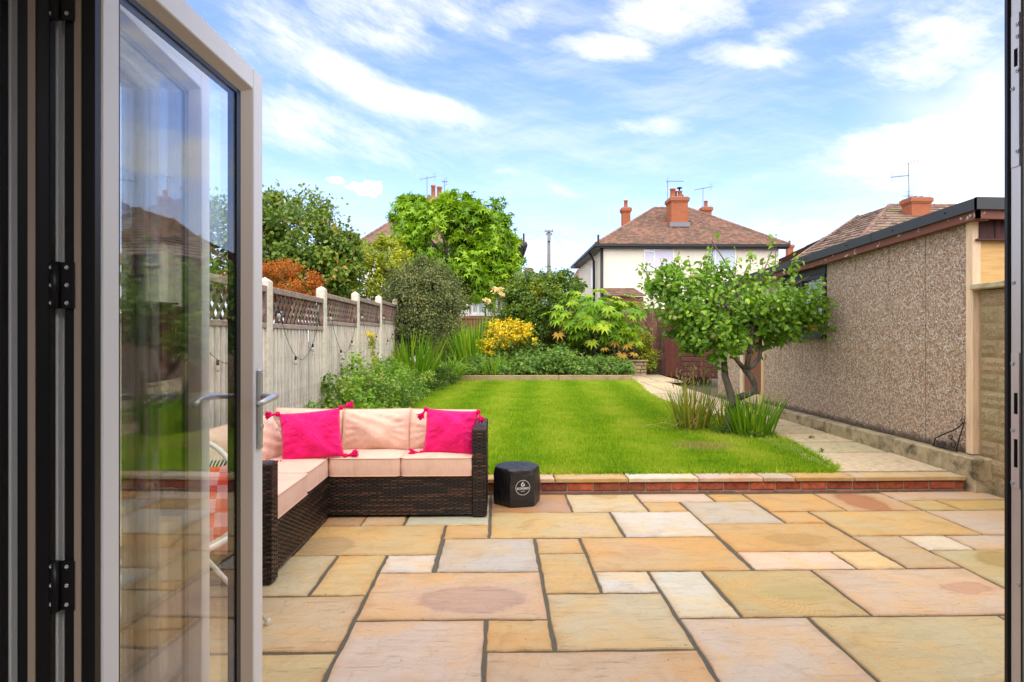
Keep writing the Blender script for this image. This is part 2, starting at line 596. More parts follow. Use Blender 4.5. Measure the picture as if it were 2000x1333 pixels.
def crown_points(ells, n, clumps=90, spread=.16, shell=.55, sub=None):
    """clumpy points in a union of ellipsoids: (cx,cy,cz,rx,ry,rz); returns points, outward directions, clump tone"""
    w = np.array([e[3] * e[4] * e[5] for e in ells]) ** .67
    w = w / w.sum()
    cc, co, cr = [], [], []
    for i in rng.choice(len(ells), clumps, p=w):
        e = ells[i]
        d = rng.normal(size=3)
        d /= np.linalg.norm(d)
        rr = shell + (1 - shell) * rng.random() ** .6
        cc.append(np.array(e[:3]) + d * rr * np.array(e[3:]))
        co.append(d)
        cr.append((e[3] + e[4] + e[5]) / 3)
    cc, co, cr = np.array(cc), np.array(co), np.array(cr)
    ci = rng.integers(0, clumps, n)
    g = rng.normal(size=(n, 3)) * (spread * cr[ci])[:, None]
    g[:, 2] *= .8
    P = cc[ci] + g
    O = co[ci] + g / (cr[ci])[:, None]
    tone = rng.random(clumps)[ci]
    return P, O, tone


def foliage(name, ells, n, size, mat, tmpl=OVAL, clumps=90, spread=.16, shell=.5, parent=None, up=.5, droop=.25, tonew=.5, zmin=None, lift=None):
    P, O, tone = crown_points(ells, n, clumps, spread, shell)
    D = O * .6 + rng.normal(size=(n, 3)) * .8
    D[:, 2] -= droop
    N = O * .6 + rng.normal(size=(n, 3)) * .45
    N[:, 2] += up
    sz = size * rng.uniform(.65, 1.2, n)
    if zmin is not None:
        k = P[:, 2] > zmin
        P, D, N, sz, tone = P[k], D[k], N[k], sz[k], tone[k]
    rv = tone * tonew + rng.random(len(P)) * (1 - tonew)
    return leaves(name, tmpl, P, D, N, sz, mat, parent, rv)


def blades(name, bases, dirs, lens, widths, bend, mat, parent=None, seg=5, rv=None, taper=1.0):
    """ribbon leaves: start at bases, head along dirs, bend over towards the ground"""
    n = len(bases)
    k = seg + 1
    V = np.zeros((n, k, 2, 3))
    P = np.array(bases, dtype=float)
    D = np.array(dirs, dtype=float)
    D /= np.linalg.norm(D, axis=1, keepdims=True)
    side = np.cross(D, np.array([0, 0, 1.0]) + rng.normal(size=(n, 3)) * .02)
    ln = np.linalg.norm(side, axis=1, keepdims=True)
    ang = rng.uniform(0, 2 * np.pi, n)
    alt = np.stack([np.cos(ang), np.sin(ang), np.zeros(n)], 1)
    side = np.where(ln < .25, alt, side / np.maximum(ln, 1e-6))
    tw = rng.uniform(-.9, .9, n)[:, None]
    side = side + np.cross(D, side) * tw
    side /= np.linalg.norm(side, axis=1, keepdims=True)
    for i in range(k):
        t = i / seg
        wd = widths * (.75 + .6 * t - 1.3 * t ** 2.2 * taper) if taper else widths
        wd = np.maximum(wd, .0006)
        V[:, i, 0] = P - side * wd[:, None] * .5
        V[:, i, 1] = P + side * wd[:, None] * .5
        P = P + D * (lens / seg)[:, None]
        D[:, 2] -= bend * (.3 + t) / seg * 2
        D /= np.linalg.norm(D, axis=1, keepdims=True)
    F = []
    base = (np.arange(n) * k * 2)[:, None]
    for i in range(seg):
        F.append(np.concatenate([base + i * 2, base + i * 2 + 1, base + i * 2 + 3, base + i * 2 + 2], axis=1))
    F = np.concatenate(F)
    if rv is None:
        rv = rng.random(n)
    me = quadmesh(name, V.reshape(-1, 3), [F], np.repeat(np.clip(rv, .001, 1), k * 2))
    return link(name, me, mat, parent)


def trunk(name, paths, mat, parent, n=8):
    b = MB()
    for pts, rads in paths:
        b.tube(pts, rads, n)
    return b.build(name, mat, parent, smooth=True, color=(.125, .105, .085))


# ---------------------------------------------------------------- material instances
M_mortar = plain('mortar', (.105, .095, .072), .9, .2, var=.35, scale=60, bstr=.5)
M_brickjoint = plain('brick_mortar', (.33, .27, .20), .9, .2, var=.3, scale=50, bstr=.5)
M_brick = tinted('red_brick', .75, .25, 26, .4, .5, dirt=(.22, .15, .11, .35))
M_slab = slabmat('sandstone')
M_coping = slabmat('sandstone_coping')
M_concrete = tinted('concrete_slab', .8, .25, 18, .22, .4, dirt=(.26, .21, .13, .4))
M_white = plain('white_frame', (.88, .88, .87), .32, .45, var=.02, scale=3, bstr=.01)
M_cream = plain('cream_bead', (.46, .385, .31), .4, .4, var=.04, scale=4, bstr=.01)
M_black = plain('black_seal', (.008, .008, .009), .38, .4, var=.15, scale=6, bstr=.02)
M_alu = plain('aluminium', (.66, .63, .60), .36, .5, metal=.55, var=.10, scale=9, bstr=.02)
M_satin = plain('satin_metal', (.62, .61, .60), .33, .5, metal=.6, var=.05, scale=9, bstr=.01)
M_dark = plain('dark_void', (.004, .004, .004), .8, .1)
M_upvcblack = plain('anthracite', (.022, .023, .026), .42, .4, var=.12, scale=10)
M_plaster = plain('plaster', (.62, .60, .57), .85, .2, var=.03)
M_flooring = plain('room_floor', (.16, .13, .10), .5, .3, var=.1)


def glassmat(name, f0, tint):
    m, n = newmat(name)
    ge = n.n('ShaderNodeNewGeometry')
    dt = n.n('ShaderNodeVectorMath', {0: ge.outputs['Incoming'], 1: ge.outputs['Normal']}, operation='DOT_PRODUCT').outputs[1]
    fc = n.m('SUBTRACT', 1.0, n.m('ABSOLUTE', dt), clamp=True)
    k = n.m('MULTIPLY', n.m('MULTIPLY_ADD', n.m('POWER', fc, 5.0), .96, .04), f0, clamp=True)
    tr = n.n('ShaderNodeBsdfTransparent', {'Color': tint})
    gl = n.n('ShaderNodeBsdfGlossy', {'Color': (1, 1, 1, 1), 'Roughness': .0})
    mx = n.n('ShaderNodeMixShader', {0: k, 1: tr.outputs[0], 2: gl.outputs[0]})
    n.n('ShaderNodeOutputMaterial', {'Surface': mx.outputs[0]})
    return m


M_glass = glassmat('glazing', .85, (.985, .992, .985, 1))
M_wglass = glassmat('window_glass', 2.0, (.45, .48, .48, 1))

# ================================================================ GROUND
STEP_Y, LAWN_Z, RISE = 5.32, 0.125, 0.012
LAWN_END = 15.5


def gz(y):
    return LAWN_Z + RISE * max(0, min(y, LAWN_END + 4) - 5.4)


g = MB()
g.add([(-60, 5.36, -.06), (60, 5.36, -.06), (60, 15, .02), (-60, 15, .02), (60, 400, .05), (-60, 400, .05), (-60, -60, -.06), (60, -60, -.06)],
      [(0, 1, 2, 3), (3, 2, 4, 5), (6, 7, 1, 0)])
ground = tag(g.build('ground', plain('earth', (.10, .085, .06), .95, .1, var=.3, scale=3, bstr=.4)), kind='structure')

# ---------------------------------------------------------------- patio
patio = tag(MB().bx(-4.3, 4.4, 1.3, 5.34, -.05, -.008).build('patio', M_mortar), kind='structure')
MODULE = .0
YEL, PAL, ORA, PNK, GRY, WHT, TAN, BRO = (.50, .37, .175), (.50, .42, .25), (.53, .355, .155), (.52, .415, .32), (.46, .415, .345), (.58, .525, .435), (.51, .37, .225), (.45, .275, .15)
# x0, x1, y0, y1, colour, stain (offset from slab centre, radii, colour, strength, rim)
S_ = [
    (-.66, .24, 2.95, 3.53, TAN, (.09, -.07, .28, .17, (.42, .265, .185), 1.0, .35)), (-.34, .24, 3.55, 4.12, GRY, None), (-.66, -.37, 3.55, 3.82, WHT, None),
    (-1.24, -.37, 3.84, 4.42, YEL, (-.30, -.12, .20, .17, (.36, .24, .11), .9, .2)), (-.35, -.06, 4.14, 4.42, ORA, None), (-.04, .85, 4.14, 4.72, YEL, (.22, -.12, .13, .06, (.50, .33, .2), .8, .1)),
    (-.96, -.68, 3.24, 3.82, YEL, None), (-1.55, -.98, 3.24, 3.82, PAL, None), (-1.55, -.68, 2.66, 3.22, TAN, None), (-1.25, -.68, 2.06, 2.64, YEL, None),
    (-.66, -.06, 2.36, 2.93, PNK, None), (-.04, .24, 2.65, 2.93, ORA, None), (-.04, .85, 2.05, 2.63, TAN, None), (.26, .85, 2.65, 3.22, PAL, None),
    (.26, .54, 3.84, 4.11, ORA, None), (.26, .54, 3.24, 3.82, YEL, None), (.56, .85, 3.24, 3.52, WHT, None), (.56, 1.46, 3.54, 4.12, ORA, (-.10, .05, .11, .13, (.46, .27, .12), .75, .1)),
    (-1.24, -.97, 4.44, 4.72, BRO, None), (-.96, -.67, 4.44, 4.72, TAN, None), (-.65, -.06, 4.44, 5.26, (.50, .48, .36), None), (-.04, .57, 4.74, 5.26, BRO, None),
    (.59, 1.16, 4.74, 5.25, PAL, (.04, .22, .12, .09, (.42, .28, .12), .9, .2)), (.87, 1.47, 4.14, 4.72, WHT, None), (1.18, 1.47, 4.74, 5.0, ORA, None), (1.18, 1.77, 5.02, 5.26, PNK, None), (1.79, 2.08, 5.02, 5.24, ORA, None),
    (1.49, 2.07, 4.43, 5.0, GRY, None), (2.10, 2.69, 4.73, 5.24, ORA, None), (2.71, 3.28, 4.73, 5.24, TAN, (-.03, -.0, .15, .30, (.34, .14, .06), 1.0, .2)), (3.30, 4.2, 5.02, 5.28, PNK, None),
    (3.30, 3.58, 4.72, 5.0, YEL, None), (3.60, 4.4, 4.72, 5.0, YEL, None), (2.09, 2.37, 4.43, 4.70, ORA, None), (2.39, 3.28, 4.13, 4.70, YEL, None), (3.30, 4.2, 4.13, 4.70, (.50, .40, .30), None),
    (1.49, 2.36, 3.84, 4.41, ORA, (.06, -.06, .20, .13, (.40, .24, .08), .85, .1)), (2.38, 2.69, 3.54, 4.11, TAN, None), (2.71, 3.0, 3.84, 4.11, WHT, None), (3.02, 3.6, 3.84, 4.11, PNK, None), (2.71, 3.6, 3.24, 3.82, PAL, (-.05, .1, .23, .17, (.36, .24, .08), 1.0, .3)),
    (1.49, 2.07, 3.54, 3.82, (.66, .50, .35), None), (2.09, 2.36, 3.54, 3.82, (.64, .46, .24), None), (.87, 1.16, 2.94, 3.52, WHT, None), (1.18, 1.79, 2.94, 3.52, YEL, 'rings'), (1.81, 2.69, 2.94, 3.52, (.55, .425, .30), (.25, .02, .14, .08, (.48, .25, .15), .7, .3)),
    (.87, 1.47, 2.35, 2.92, PNK, None), (1.49, 2.39, 2.35, 2.92, PAL, None), (2.41, 3.0, 2.35, 2.92, YEL, None), (2.71, 3.6, 2.94, 3.22, PAL, None), (.87, 1.47, 1.76, 2.33, PAL, None), (1.49, 2.39, 1.76, 2.33, TAN, None), (-.66, -.06, 1.76, 2.34, YEL, None), (-.04, .85, 1.46, 2.03, GRY, None),
    (.59, 1.16, 5.255, 5.275, PAL, None)]
# slabs left of the sofa and behind the glass, where only pieces show
for (x0, x1, y0, y1, c) in [(-2.1, -1.27, 2.06, 2.64, ORA), (-2.1, -1.57, 2.66, 3.22, YEL), (-2.1, -1.57, 3.24, 3.82, TAN), (-2.1, -1.26, 3.84, 4.42, PAL), (-2.1, -1.26, 4.44, 5.26, TAN), (-1.6, -.68, 1.46, 2.04, GRY), (-2.1, -1.62, 1.46, 2.04, PAL),
                            (3.02, 4.4, 2.35, 2.92, TAN), (3.62, 4.4, 2.94, 3.52, YEL), (3.62, 4.4, 3.54, 4.11, PAL), (2.41, 4.4, 1.76, 2.33, YEL)]:
    S_.append((x0, x1, y0, y1, c, None))


def slab_mesh(w, d, t, rr, amp=.006, k=7):
    """a riven slab: uneven edges, worn arris, slightly dished top"""
    ring = []
    for (ax, ay, bx_, by_) in ((-1, -1, 1, -1), (1, -1, 1, 1), (1, 1, -1, 1), (-1, 1, -1, -1)):
        for i in range(k):
            f = i / k
            x, y = (ax + (bx_ - ax) * f) * w / 2, (ay + (by_ - ay) * f) * d / 2
            j = rr.uniform(-amp, amp * .35) if i else -amp * .4
            nx, ny = (ay == by_ == -1 or ay == by_ == 1), (ax == bx_)
            if ay == by_:
                y += -ay * -j
                x += rr.uniform(-.004, .004) if i else 0
            else:
                x += ax * j
                y += rr.uniform(-.004, .004) if i else 0
            ring.append((x, y))
    n = len(ring)
    vs = [(x, y, -t) for x, y in ring] + [(x, y, -.005) for x, y in ring]
    vs += [(x * (1 - .008 / w), y * (1 - .008 / d), rr.uniform(-.0012, .0006)) for x, y in ring]
    vs += [(x * (1 - .11 / w), y * (1 - .11 / d), rr.uniform(-.0010, .0006)) for x, y in ring]
    fs = []
    for q in range(3):
        for i in range(n):
            j = (i + 1) % n
            fs.append((q * n + i, q * n + j, (q + 1) * n + j, (q + 1) * n + i))
    fs.append(tuple(3 * n + i for i in range(n)))
    return vs, fs


rr = random.Random(3)
for i, (x0, x1, y0, y1, c, st) in enumerate(S_):
    if y1 - y0 < .05:
        continue
    gap = .004
    w, d = x1 - x0 - gap * 2 + .012, y1 - y0 - gap * 2 + .010
    vs, fs = slab_mesh(w, d, .03, rr)
    b = MB().add(vs, fs)
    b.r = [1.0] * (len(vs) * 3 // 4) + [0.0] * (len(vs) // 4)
    if st == 'rings':
        mt = slabmat('sandstone_rings', (.10, -.02, .20, .09, (.36, .30, .11), .45, .05), True)
    elif st:
        mt = slabmat('sandstone_stain_%d' % i, st)
    else:
        mt = M_slab
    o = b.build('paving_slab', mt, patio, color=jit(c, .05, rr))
    o.location = ((x0 + x1) / 2, (y0 + y1) / 2, rr.uniform(-.0012, .0012))
    o.rotation_euler = (rr.uniform(-.002, .002), rr.uniform(-.002, .002), rr.uniform(-.003, .003))

# ---------------------------------------------------------------- step: one course of red brick under a sandstone coping
step = tag(MB().bx(-2.1, 4.082, STEP_Y + .016, STEP_Y + .12, -.05, .088).build('brick_step', M_brickjoint), 'long low step of red bricks topped with pale sandstone coping', 'step')
x = -2.1
rr = random.Random(5)
brick_me = {}
while x < 4.07:
    w = min(.215, 4.078 - x)
    if w < .05:
        break
    k = round(w, 3)
    if k not in brick_me:
        brick_me[k] = MB().box((0, 0, 0), (k, .1, .064), ch=.005).mesh('brick')
    o = link('brick', brick_me[k], M_brick, step, color=jit((.40, .095, .045), .28, rr))
    o.location = (x + w / 2, STEP_Y + .058 + rr.uniform(-.002, .003), .047)
    o.rotation_euler = (0, 0, rr.uniform(-.006, .006))
    x += w + .011
# thin stretch of bricks below, mostly sunk in the bedding
x = -2.0
while x < 3.95:
    o = link('brick', brick_me[.215], M_brick, step, color=jit((.30, .10, .06), .25, rr))
    o.location = (x + .1, STEP_Y + .056, -.029)
    x += .226
cx = [-2.1, -1.5, -.9, -.32, .28, .50, 1.13, 1.74, 2.30, 2.58, 3.10, 4.08]
for a, b_ in zip(cx[:-1], cx[1:]):
    vs, fs = slab_mesh(b_ - a - .008, .20, .032, rr, .006, 6)
    mb_ = MB().add(vs, fs)
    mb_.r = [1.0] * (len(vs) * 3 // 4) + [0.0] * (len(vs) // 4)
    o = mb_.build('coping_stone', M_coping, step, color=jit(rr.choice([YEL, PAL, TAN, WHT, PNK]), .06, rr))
    o.location = ((a + b_) / 2, STEP_Y + .085, .124)
    if a == 3.10:
        o.color = (.52, .42, .26, 1)

# ---------------------------------------------------------------- lawn
LAWN = [(-1.42, 5.50), (3.02, 5.50), (3.12, 5.62), (3.24, 6.3), (3.36, 7.2), (3.34, 8.0), (3.22, 9.0), (3.05, 10.2), (2.98, 11.4), (3.06, 12.8), (3.28, 14.2), (3.42, 15.47), (-1.5, 15.47), (-1.5, 14), (-1.46, 11), (-1.38, 8)]


def inpoly(px, py, poly):
    ins = np.zeros(len(px), bool)
    n = len(poly)
    for i in range(n):
        x1, y1 = poly[i]
        x2, y2 = poly[(i + 1) % n]
        c = ((y1 > py) != (y2 > py)) & (px < (x2 - x1) * (py - y1) / (y2 - y1 + 1e-12) + x1)
        ins ^= c
    return ins


m, n = newmat('turf')
co = n.n('ShaderNodeTexCoord').outputs['Object']
f = n.noise(co, 1.6, 5, .6, .5)
f2 = n.noise(co, 70, 3, .6)
col = n.mix(n.smooth(f, .35, .7), (.13, .27, .008, 1), (.22, .31, .012, 1))
finish(n, n.mix(n.m('MULTIPLY', f2, .6), col, (.05, .09, .01, 1)), .9, .1, f2, .6, .02)
M_turf = m
b = MB()
b.add([(x, y, gz(y) - .012) for x, y in LAWN] + [(x, y, -.05) for x, y in LAWN],
      [tuple(range(len(LAWN)))] + [(i, (i + 1) % len(LAWN), len(LAWN) + (i + 1) % len(LAWN), len(LAWN) + i) for i in range(len(LAWN))])
lawn = tag(b.build('lawn', M_turf), kind='structure')
bm = bmesh.new(); bm.from_mesh(lawn.data); bmesh.ops.triangulate(bm, faces=bm.faces[:]); bm.to_mesh(lawn.data); bm.free()

m, n = newmat('grass_blade')
at_ = n.n('ShaderNodeAttribute', attribute_name='rnd').outputs['Fac']
co = n.n('ShaderNodeTexCoord').outputs['Object']
patch = n.noise(co, 1.5, 4, .6, .6)
patch2 = n.noise(co, 7, 3, .6)
# mowing lanes run away from the house
lane = n.m('SINE', n.m('MULTIPLY', n.n('ShaderNodeSeparateXYZ', {0: n.n('ShaderNodeMapping', {'Vector': co, 'Rotation': (0, 0, R(4))}).outputs[0]}).outputs[0], 6.6))
fac = n.m('ADD', n.m('MULTIPLY', at_, .45), n.m('ADD', n.m('MULTIPLY', patch, .65), n.m('MULTIPLY', patch2, .35)))
fac = n.m('ADD', fac, n.m('MULTIPLY', n.m('MULTIPLY', lane, patch), .20))
weed = n.smooth(n.noise(co, 13, 4, .65), .62, .72)
fac = n.m('ADD', fac, n.m('MULTIPLY', weed, -.16))
col = n.ramp(fac, [(.42, (.11, .265, .006)), (.64, (.23, .41, .008)), (.84, (.38, .50, .016)), (1.0, (.48, .53, .07))])
dry = n.n('ShaderNodeMapping', {'Vector': co, 'Location': (2.25, 6.75, 0), 'Scale': (.42, .30, 9)}, vector_type='TEXTURE').outputs[0]
dl_ = n.n('ShaderNodeVectorMath', {0: dry}, operation='LENGTH').outputs[1]
col = n.mix(n.m('MULTIPLY', n.smooth(n.m('ADD', dl_, n.m('MULTIPLY', at_, .5)), 1.35, .6), .75), col, (.42, .34, .13, 1))
p = n.n('ShaderNodeBsdfPrincipled', {'Base Color': col, 'Roughness': .55, 'Specular IOR Level': .25})
tr = n.n('ShaderNodeBsdfTranslucent', {'Color': n.mix(1.0, col, (1.3, 1.2, .6, 1), 'MULTIPLY')})
n.n('ShaderNodeOutputMaterial', {'Surface': n.n('ShaderNodeMixShader', {0: .3, 1: p.outputs[0], 2: tr.outputs[0]}).outputs[0]})
M_grass = m
NB = 330000
gx = rng.uniform(-1.5, 3.5, NB * 2)
gy = 5.45 + (15.5 - 5.45) * rng.random(NB * 2) ** 1.55
k = inpoly(gx, gy, LAWN)
gx, gy = gx[k][:NB], gy[k][:NB]
nn = len(gx)
P = np.stack([gx, gy, LAWN_Z + RISE * (gy - 5.4) - .014], 1)
D = rng.normal(size=(nn, 3)) * .45
D[:, 2] = 1
far = (gy - 5.4) / 10
L = (.034 + .02 * rng.random(nn)) * (1 + .25 * far)
N = rng.normal(size=(nn, 3))
N[:, 2] *= .2
grass = leaves('grass', (np.array([(-.09, 0, 0), (.09, 0, 0), (0, 1, 0)]), np.array([(0, 1, 2)])), P, D, N, L * (1 + .0 * far), M_grass)
# wider blades farther off, where single ones are finer than a pixel
eb = []
for (x1, y1), (x2, y2) in zip(LAWN, LAWN[1:] + LAWN[:1]):
    L_ = math.hypot(x2 - x1, y2 - y1)
    q_ = max(1, int(L_ * 330))
    t_ = rng.random(q_)
    nrm_ = np.array([(y2 - y1) / L_, -(x2 - x1) / L_])
    o_ = rng.normal(size=q_) * .018 + .004
    eb.append(np.stack([x1 + (x2 - x1) * t_ + nrm_[0] * o_, y1 + (y2 - y1) * t_ + nrm_[1] * o_], 1))
eb = np.concatenate(eb)
P = np.stack([eb[:, 0], eb[:, 1], LAWN_Z + RISE * (eb[:, 1] - 5.4) - .012], 1)
D = rng.normal(size=(len(P), 3)) * .7
D[:, 2] = .8
N = rng.normal(size=(len(P), 3))
tag(leaves('edge_grass', (np.array([(-.07, 0, 0), (.07, 0, 0), (0, 1, 0)]), np.array([(0, 1, 2)])), P, D, N, rng.uniform(.035, .09, len(P)), M_grass), 'longer uncut grass fringing the lawn edge', 'grass', kind='stuff')
tag(grass, 'short mown green grass covering the lawn', 'grass', kind='stuff')

# ---------------------------------------------------------------- garden path of concrete flags
path = tag(MB().add([(2.9, 5.44, .05), (4.14, 5.44, .05), (4.14, 16.6, .2), (2.9, 16.6, .2), (2.9, 5.44, .095), (4.14, 5.44, .095), (4.14, 16.6, .23), (2.9, 16.6, .23)],
                    [(0, 1, 2, 3), (4, 5, 6, 7), (0, 1, 5, 4), (1, 2, 6, 5), (2, 3, 7, 6), (3, 0, 4, 7)]).build('path', plain('path_bed', (.06, .055, .035), .95, .1, var=.3, scale=30, bstr=.5)), kind='structure')
rr = random.Random(17)
y = 5.51
flag_w = 1.02
row = 0
while y < 17.2:
    h = .60 if row else .88
    cxp = 3.585 - (.0 if y < 12 else 0)
    parts_ = [(3.05, 4.09)] if y < 9.5 else [(2.95, 3.55), (3.56, 4.16)]
    if y > 14.9:
        parts_ = [(3.44, 4.04), (4.05, 4.65)]
    for (a, b_) in parts_:
        vs, fs = slab_mesh(b_ - a - .016, h - .050, .04, rr, .005, 5)
        o = MB().add(vs, fs).build('path_slab', M_concrete, path, color=jit((.52, .42, .26), .09, rr))
        ym = y + h / 2
        o.location = ((a + b_) / 2, ym, gz(ym) + .002 + rr.uniform(-.002, .002))
        o.rotation_euler = (math.atan(RISE), 0, rr.uniform(-.004, .004))
    y += h
    row += 1

# ---------------------------------------------------------------- beds: soil and sleeper edging
soilm = plain('soil_dark', (.055, .04, .028), .95, .1, var=.4, scale=14, bstr=.9)
sb = MB()
sb.add([(-2.1, 5.46, .12), (-1.30, 5.46, .12), (-1.42, 15.6, .27), (-2.1, 15.6, .27), (-2.1, 5.46, -.05), (-1.30, 5.46, -.05), (-1.42, 15.6, -.05), (-2.1, 15.6, -.05)], [(0, 1, 2, 3), (0, 1, 5, 4), (1, 2, 6, 5), (2, 3, 7, 6), (3, 0, 4, 7)])
sb.bx(-2.1, 3.42, 15.63, 19.4, 0, .36)
sb.bx(3.42, 6.0, 17.25, 19.4, 0, .26)
soil = tag(sb.build('soil', soilm), kind='structure')
M_sleeper = tinted('sleeper_wood', .75, .25, 9, .35, .4, grain=(1, 12, 12), dirt=(.13, .14, .06, .35))
edge = tag(empty('timber_edging', (0, 15.55, gz(15.5))), 'low pale timber sleeper edging along the back of the lawn', 'edging')
for (a, b_, yy, ang) in ((-1.02, 1.55, 0, 0), (1.56, 3.40, 0, 0)):
    o = MB().box((0, 0, .06), (b_ - a, .10, .17), ch=.008).build('sleeper', M_sleeper, edge, color=jit((.40, .29, .15), .08))
    o.location = ((a + b_) / 2, yy, 0)
o = MB().box((0, 0, .06), (.62, .1, .16), ch=.008).build('sleeper', M_sleeper, edge, color=(.38, .28, .14))
o.location = (-1.42, .02, 0)
o = MB().box((0, 0, .07), (.30, .11, .17), ch=.008).build('sleeper', M_sleeper, edge, color=(.36, .24, .12), )
o.location = (-1.06, -.13, 0)
o.rotation_euler = (0, 0, R(86))

# ================================================================ FENCE (left)
M_board = tinted('weathered_board', .85, .2, 6, .22, .35, grain=(9, 9, 1), dirt=(.20, .17, .14, .5))
M_fpost = tinted('concrete_post', .85, .2, 24, .16, .3, dirt=(.32, .33, .22, .4))
M_trellis = tinted('trellis_wood', .8, .2, 8, .4, .4, grain=(9, 2, 9), dirt=(.42, .37, .33, .55))
M_slat = tinted('lattice_wood', .85, .2, 8, .4, .3, grain=(9, 4, 4))
FX = -2.12
fence = tag(empty('garden_fence', (FX, 0, 0)), 'long pale board fence with concrete posts and dark lattice top on the left', 'fence')
rr = random.Random(23)
posts = [2.08, 3.92, 5.75, 7.59, 9.40, 11.24, 13.08]


def ptop(y):
    return 1.885 + max(0, y - 5.75) * .038


post_me = MB()
post_me.box((0, 0, 1.0), (.105, .125, 2.0), ch=.012)
post_me.add([(-.04, -.05, 2.0), (.04, -.05, 2.0), (.04, .05, 2.0), (-.04, .05, 2.0), (0, 0, 2.03)], [(0, 1, 4), (1, 2, 4), (2, 3, 4), (3, 0, 4)])
pm = post_me.mesh('fence_post')
bw = .1005
bmesh_board = MB().box((0, 0, .75), (.016, bw, 1.5), ch=.004).mesh('fence_board')
slat_me = {}
for i, py_ in enumerate(posts):
    o = link('fence_post', pm, M_fpost, fence, color=jit((.68, .62, .50), .05, rr))
    o.location = (.0, py_, ptop(py_) - 2.03)
for i in range(len(posts) - 1):
    y0, y1 = posts[i] + .064, posts[i + 1] - .064
    top = ptop(posts[i]) - (.115 if i < 3 else .11)
    lat = top - .33 if i < 4 else top - .36
    pan = empty('fence_panel')
    pan.parent = fence
    pan.location = (0, y0, 0)
    nb = 17
    pitch = (y1 - y0) / nb
    for j in range(nb):
        o = link('fence_board', bmesh_board, M_board, pan, color=jit((.79, .75, .67), .06, rr))
        o.location = (.012 + rr.uniform(-.002, .002), pitch * (j + .5), lat + .018 - 1.5 + rr.uniform(-.004, .004))
        o.rotation_euler = (0, rr.uniform(-.004, .004), R(6) + rr.uniform(-.02, .02))
    # battens between boards give the double lines
    for j in range(nb):
        o = MB().box((0, 0, .75), (.014, .030, 1.5), ch=.003).build('batten', M_board, pan, color=jit((.62, .55, .47), .10, rr)) if (i == 0 and j == 0) else copyobj(bat, pan, None, jit((.62, .55, .47), .10, rr))
        bat = o
        o.location = (.026, pitch * j + .012, lat + .018 - 1.5)
    r_ = MB().box((0, 0, 0), (.045, y1 - y0, .05), ch=.006).build('rail', M_trellis, pan, color=jit((.36, .28, .24), .1, rr))
    r_.location = (.02, (y1 - y0) / 2, lat)
    tre = empty('trellis')
    tre.parent = fence
    tre.location = (0, y0, lat)
    hT = top - lat
    r_ = MB().box((0, 0, 0), (.05, y1 - y0, .06), ch=.006).build('rail', M_trellis, tre, color=jit((.30, .23, .19), .1, rr))
    r_.location = (.02, (y1 - y0) / 2, hT)
    for e in (0.02, y1 - y0 - .02):
        r_ = MB().box((0, 0, 0), (.045, .035, hT - .055), ch=.005).build('frame', M_trellis, tre, color=(.20, .13, .10))
        r_.location = (.02, e, hT / 2)
    hh = hT - .06
    key = round(hh, 3)
    if key not in slat_me:
        slat_me[key] = [MB().bar((0, -q * hh * .42, -hh / 2), (0, q * hh * .42, hh / 2), .010, .024, up=(1, 0, 0)).mesh('slat') for q in (-1, 1)]
        for me in slat_me[key]:
            pass
    ns = 13
    for q in range(2):
        for j in range(ns):
            yy = .03 + hh * .42 + (y1 - y0 - .06 - hh * .84) * j / (ns - 1)
            o = link('slat', slat_me[key][q], M_slat, tre, color=jit((.135, .095, .07), .30, rr))
            o.location = (.008 + .013 * q, yy, hT / 2)

# ---------------------------------------------------------------- festoon lights: cord with bulbs hung along the fence
M_cord = plain('cord_black', (.012, .012, .012), .5, .3)
m, n = newmat('bulb_glass')
finish(n, (.85, .82, .74, 1), .12, .5, **{'Transmission Weight': .55, 'IOR': 1.2})
M_bulb = m
fest = tag(empty('string_light', (FX + .08, 5.9, 1.55)), 'black string light cord with clear bulbs drooping along the pale fence', 'string light')
spans = [(5.92, 7.30, 1.60, .50), (7.75, 9.2, 1.63, .50), (9.55, 11.0, 1.70, .50), (11.35, 12.6, 1.75, .5), (4.1, 5.6, 1.58, .45)]
cb = MB()
bpts = []
for (a, b_, z, sag) in spans:
    pts = []
    for j in range(15):
        t = j / 14
        pts.append((FX + .065, a + (b_ - a) * t, z - sag * (1 - (2 * t - 1) ** 2) + .0))
    cb.tube(pts, .0027, 5)
    bpts += [pts[5], pts[11], pts[0]]
for q in range(len(spans) - 1):
    pass
cb.build('cord', M_cord).parent = fest
fest.location = (0, 0, 0)
sock = MB().lathe([(.011, 0), (.013, -.035), (.010, -.04)], n=8).mesh('bulb_socket')
bul = MB().lathe([(.010, -.04), (.018, -.055), (.020, -.07), (.013, -.086), (.004, -.091)], n=10).mesh('bulb')
for p in bpts:
    o = link('bulb_socket', sock, M_cord, fest, True)
    o.location = p
    o2 = link('bulb', bul, M_bulb, fest, True)
    o2.location = p

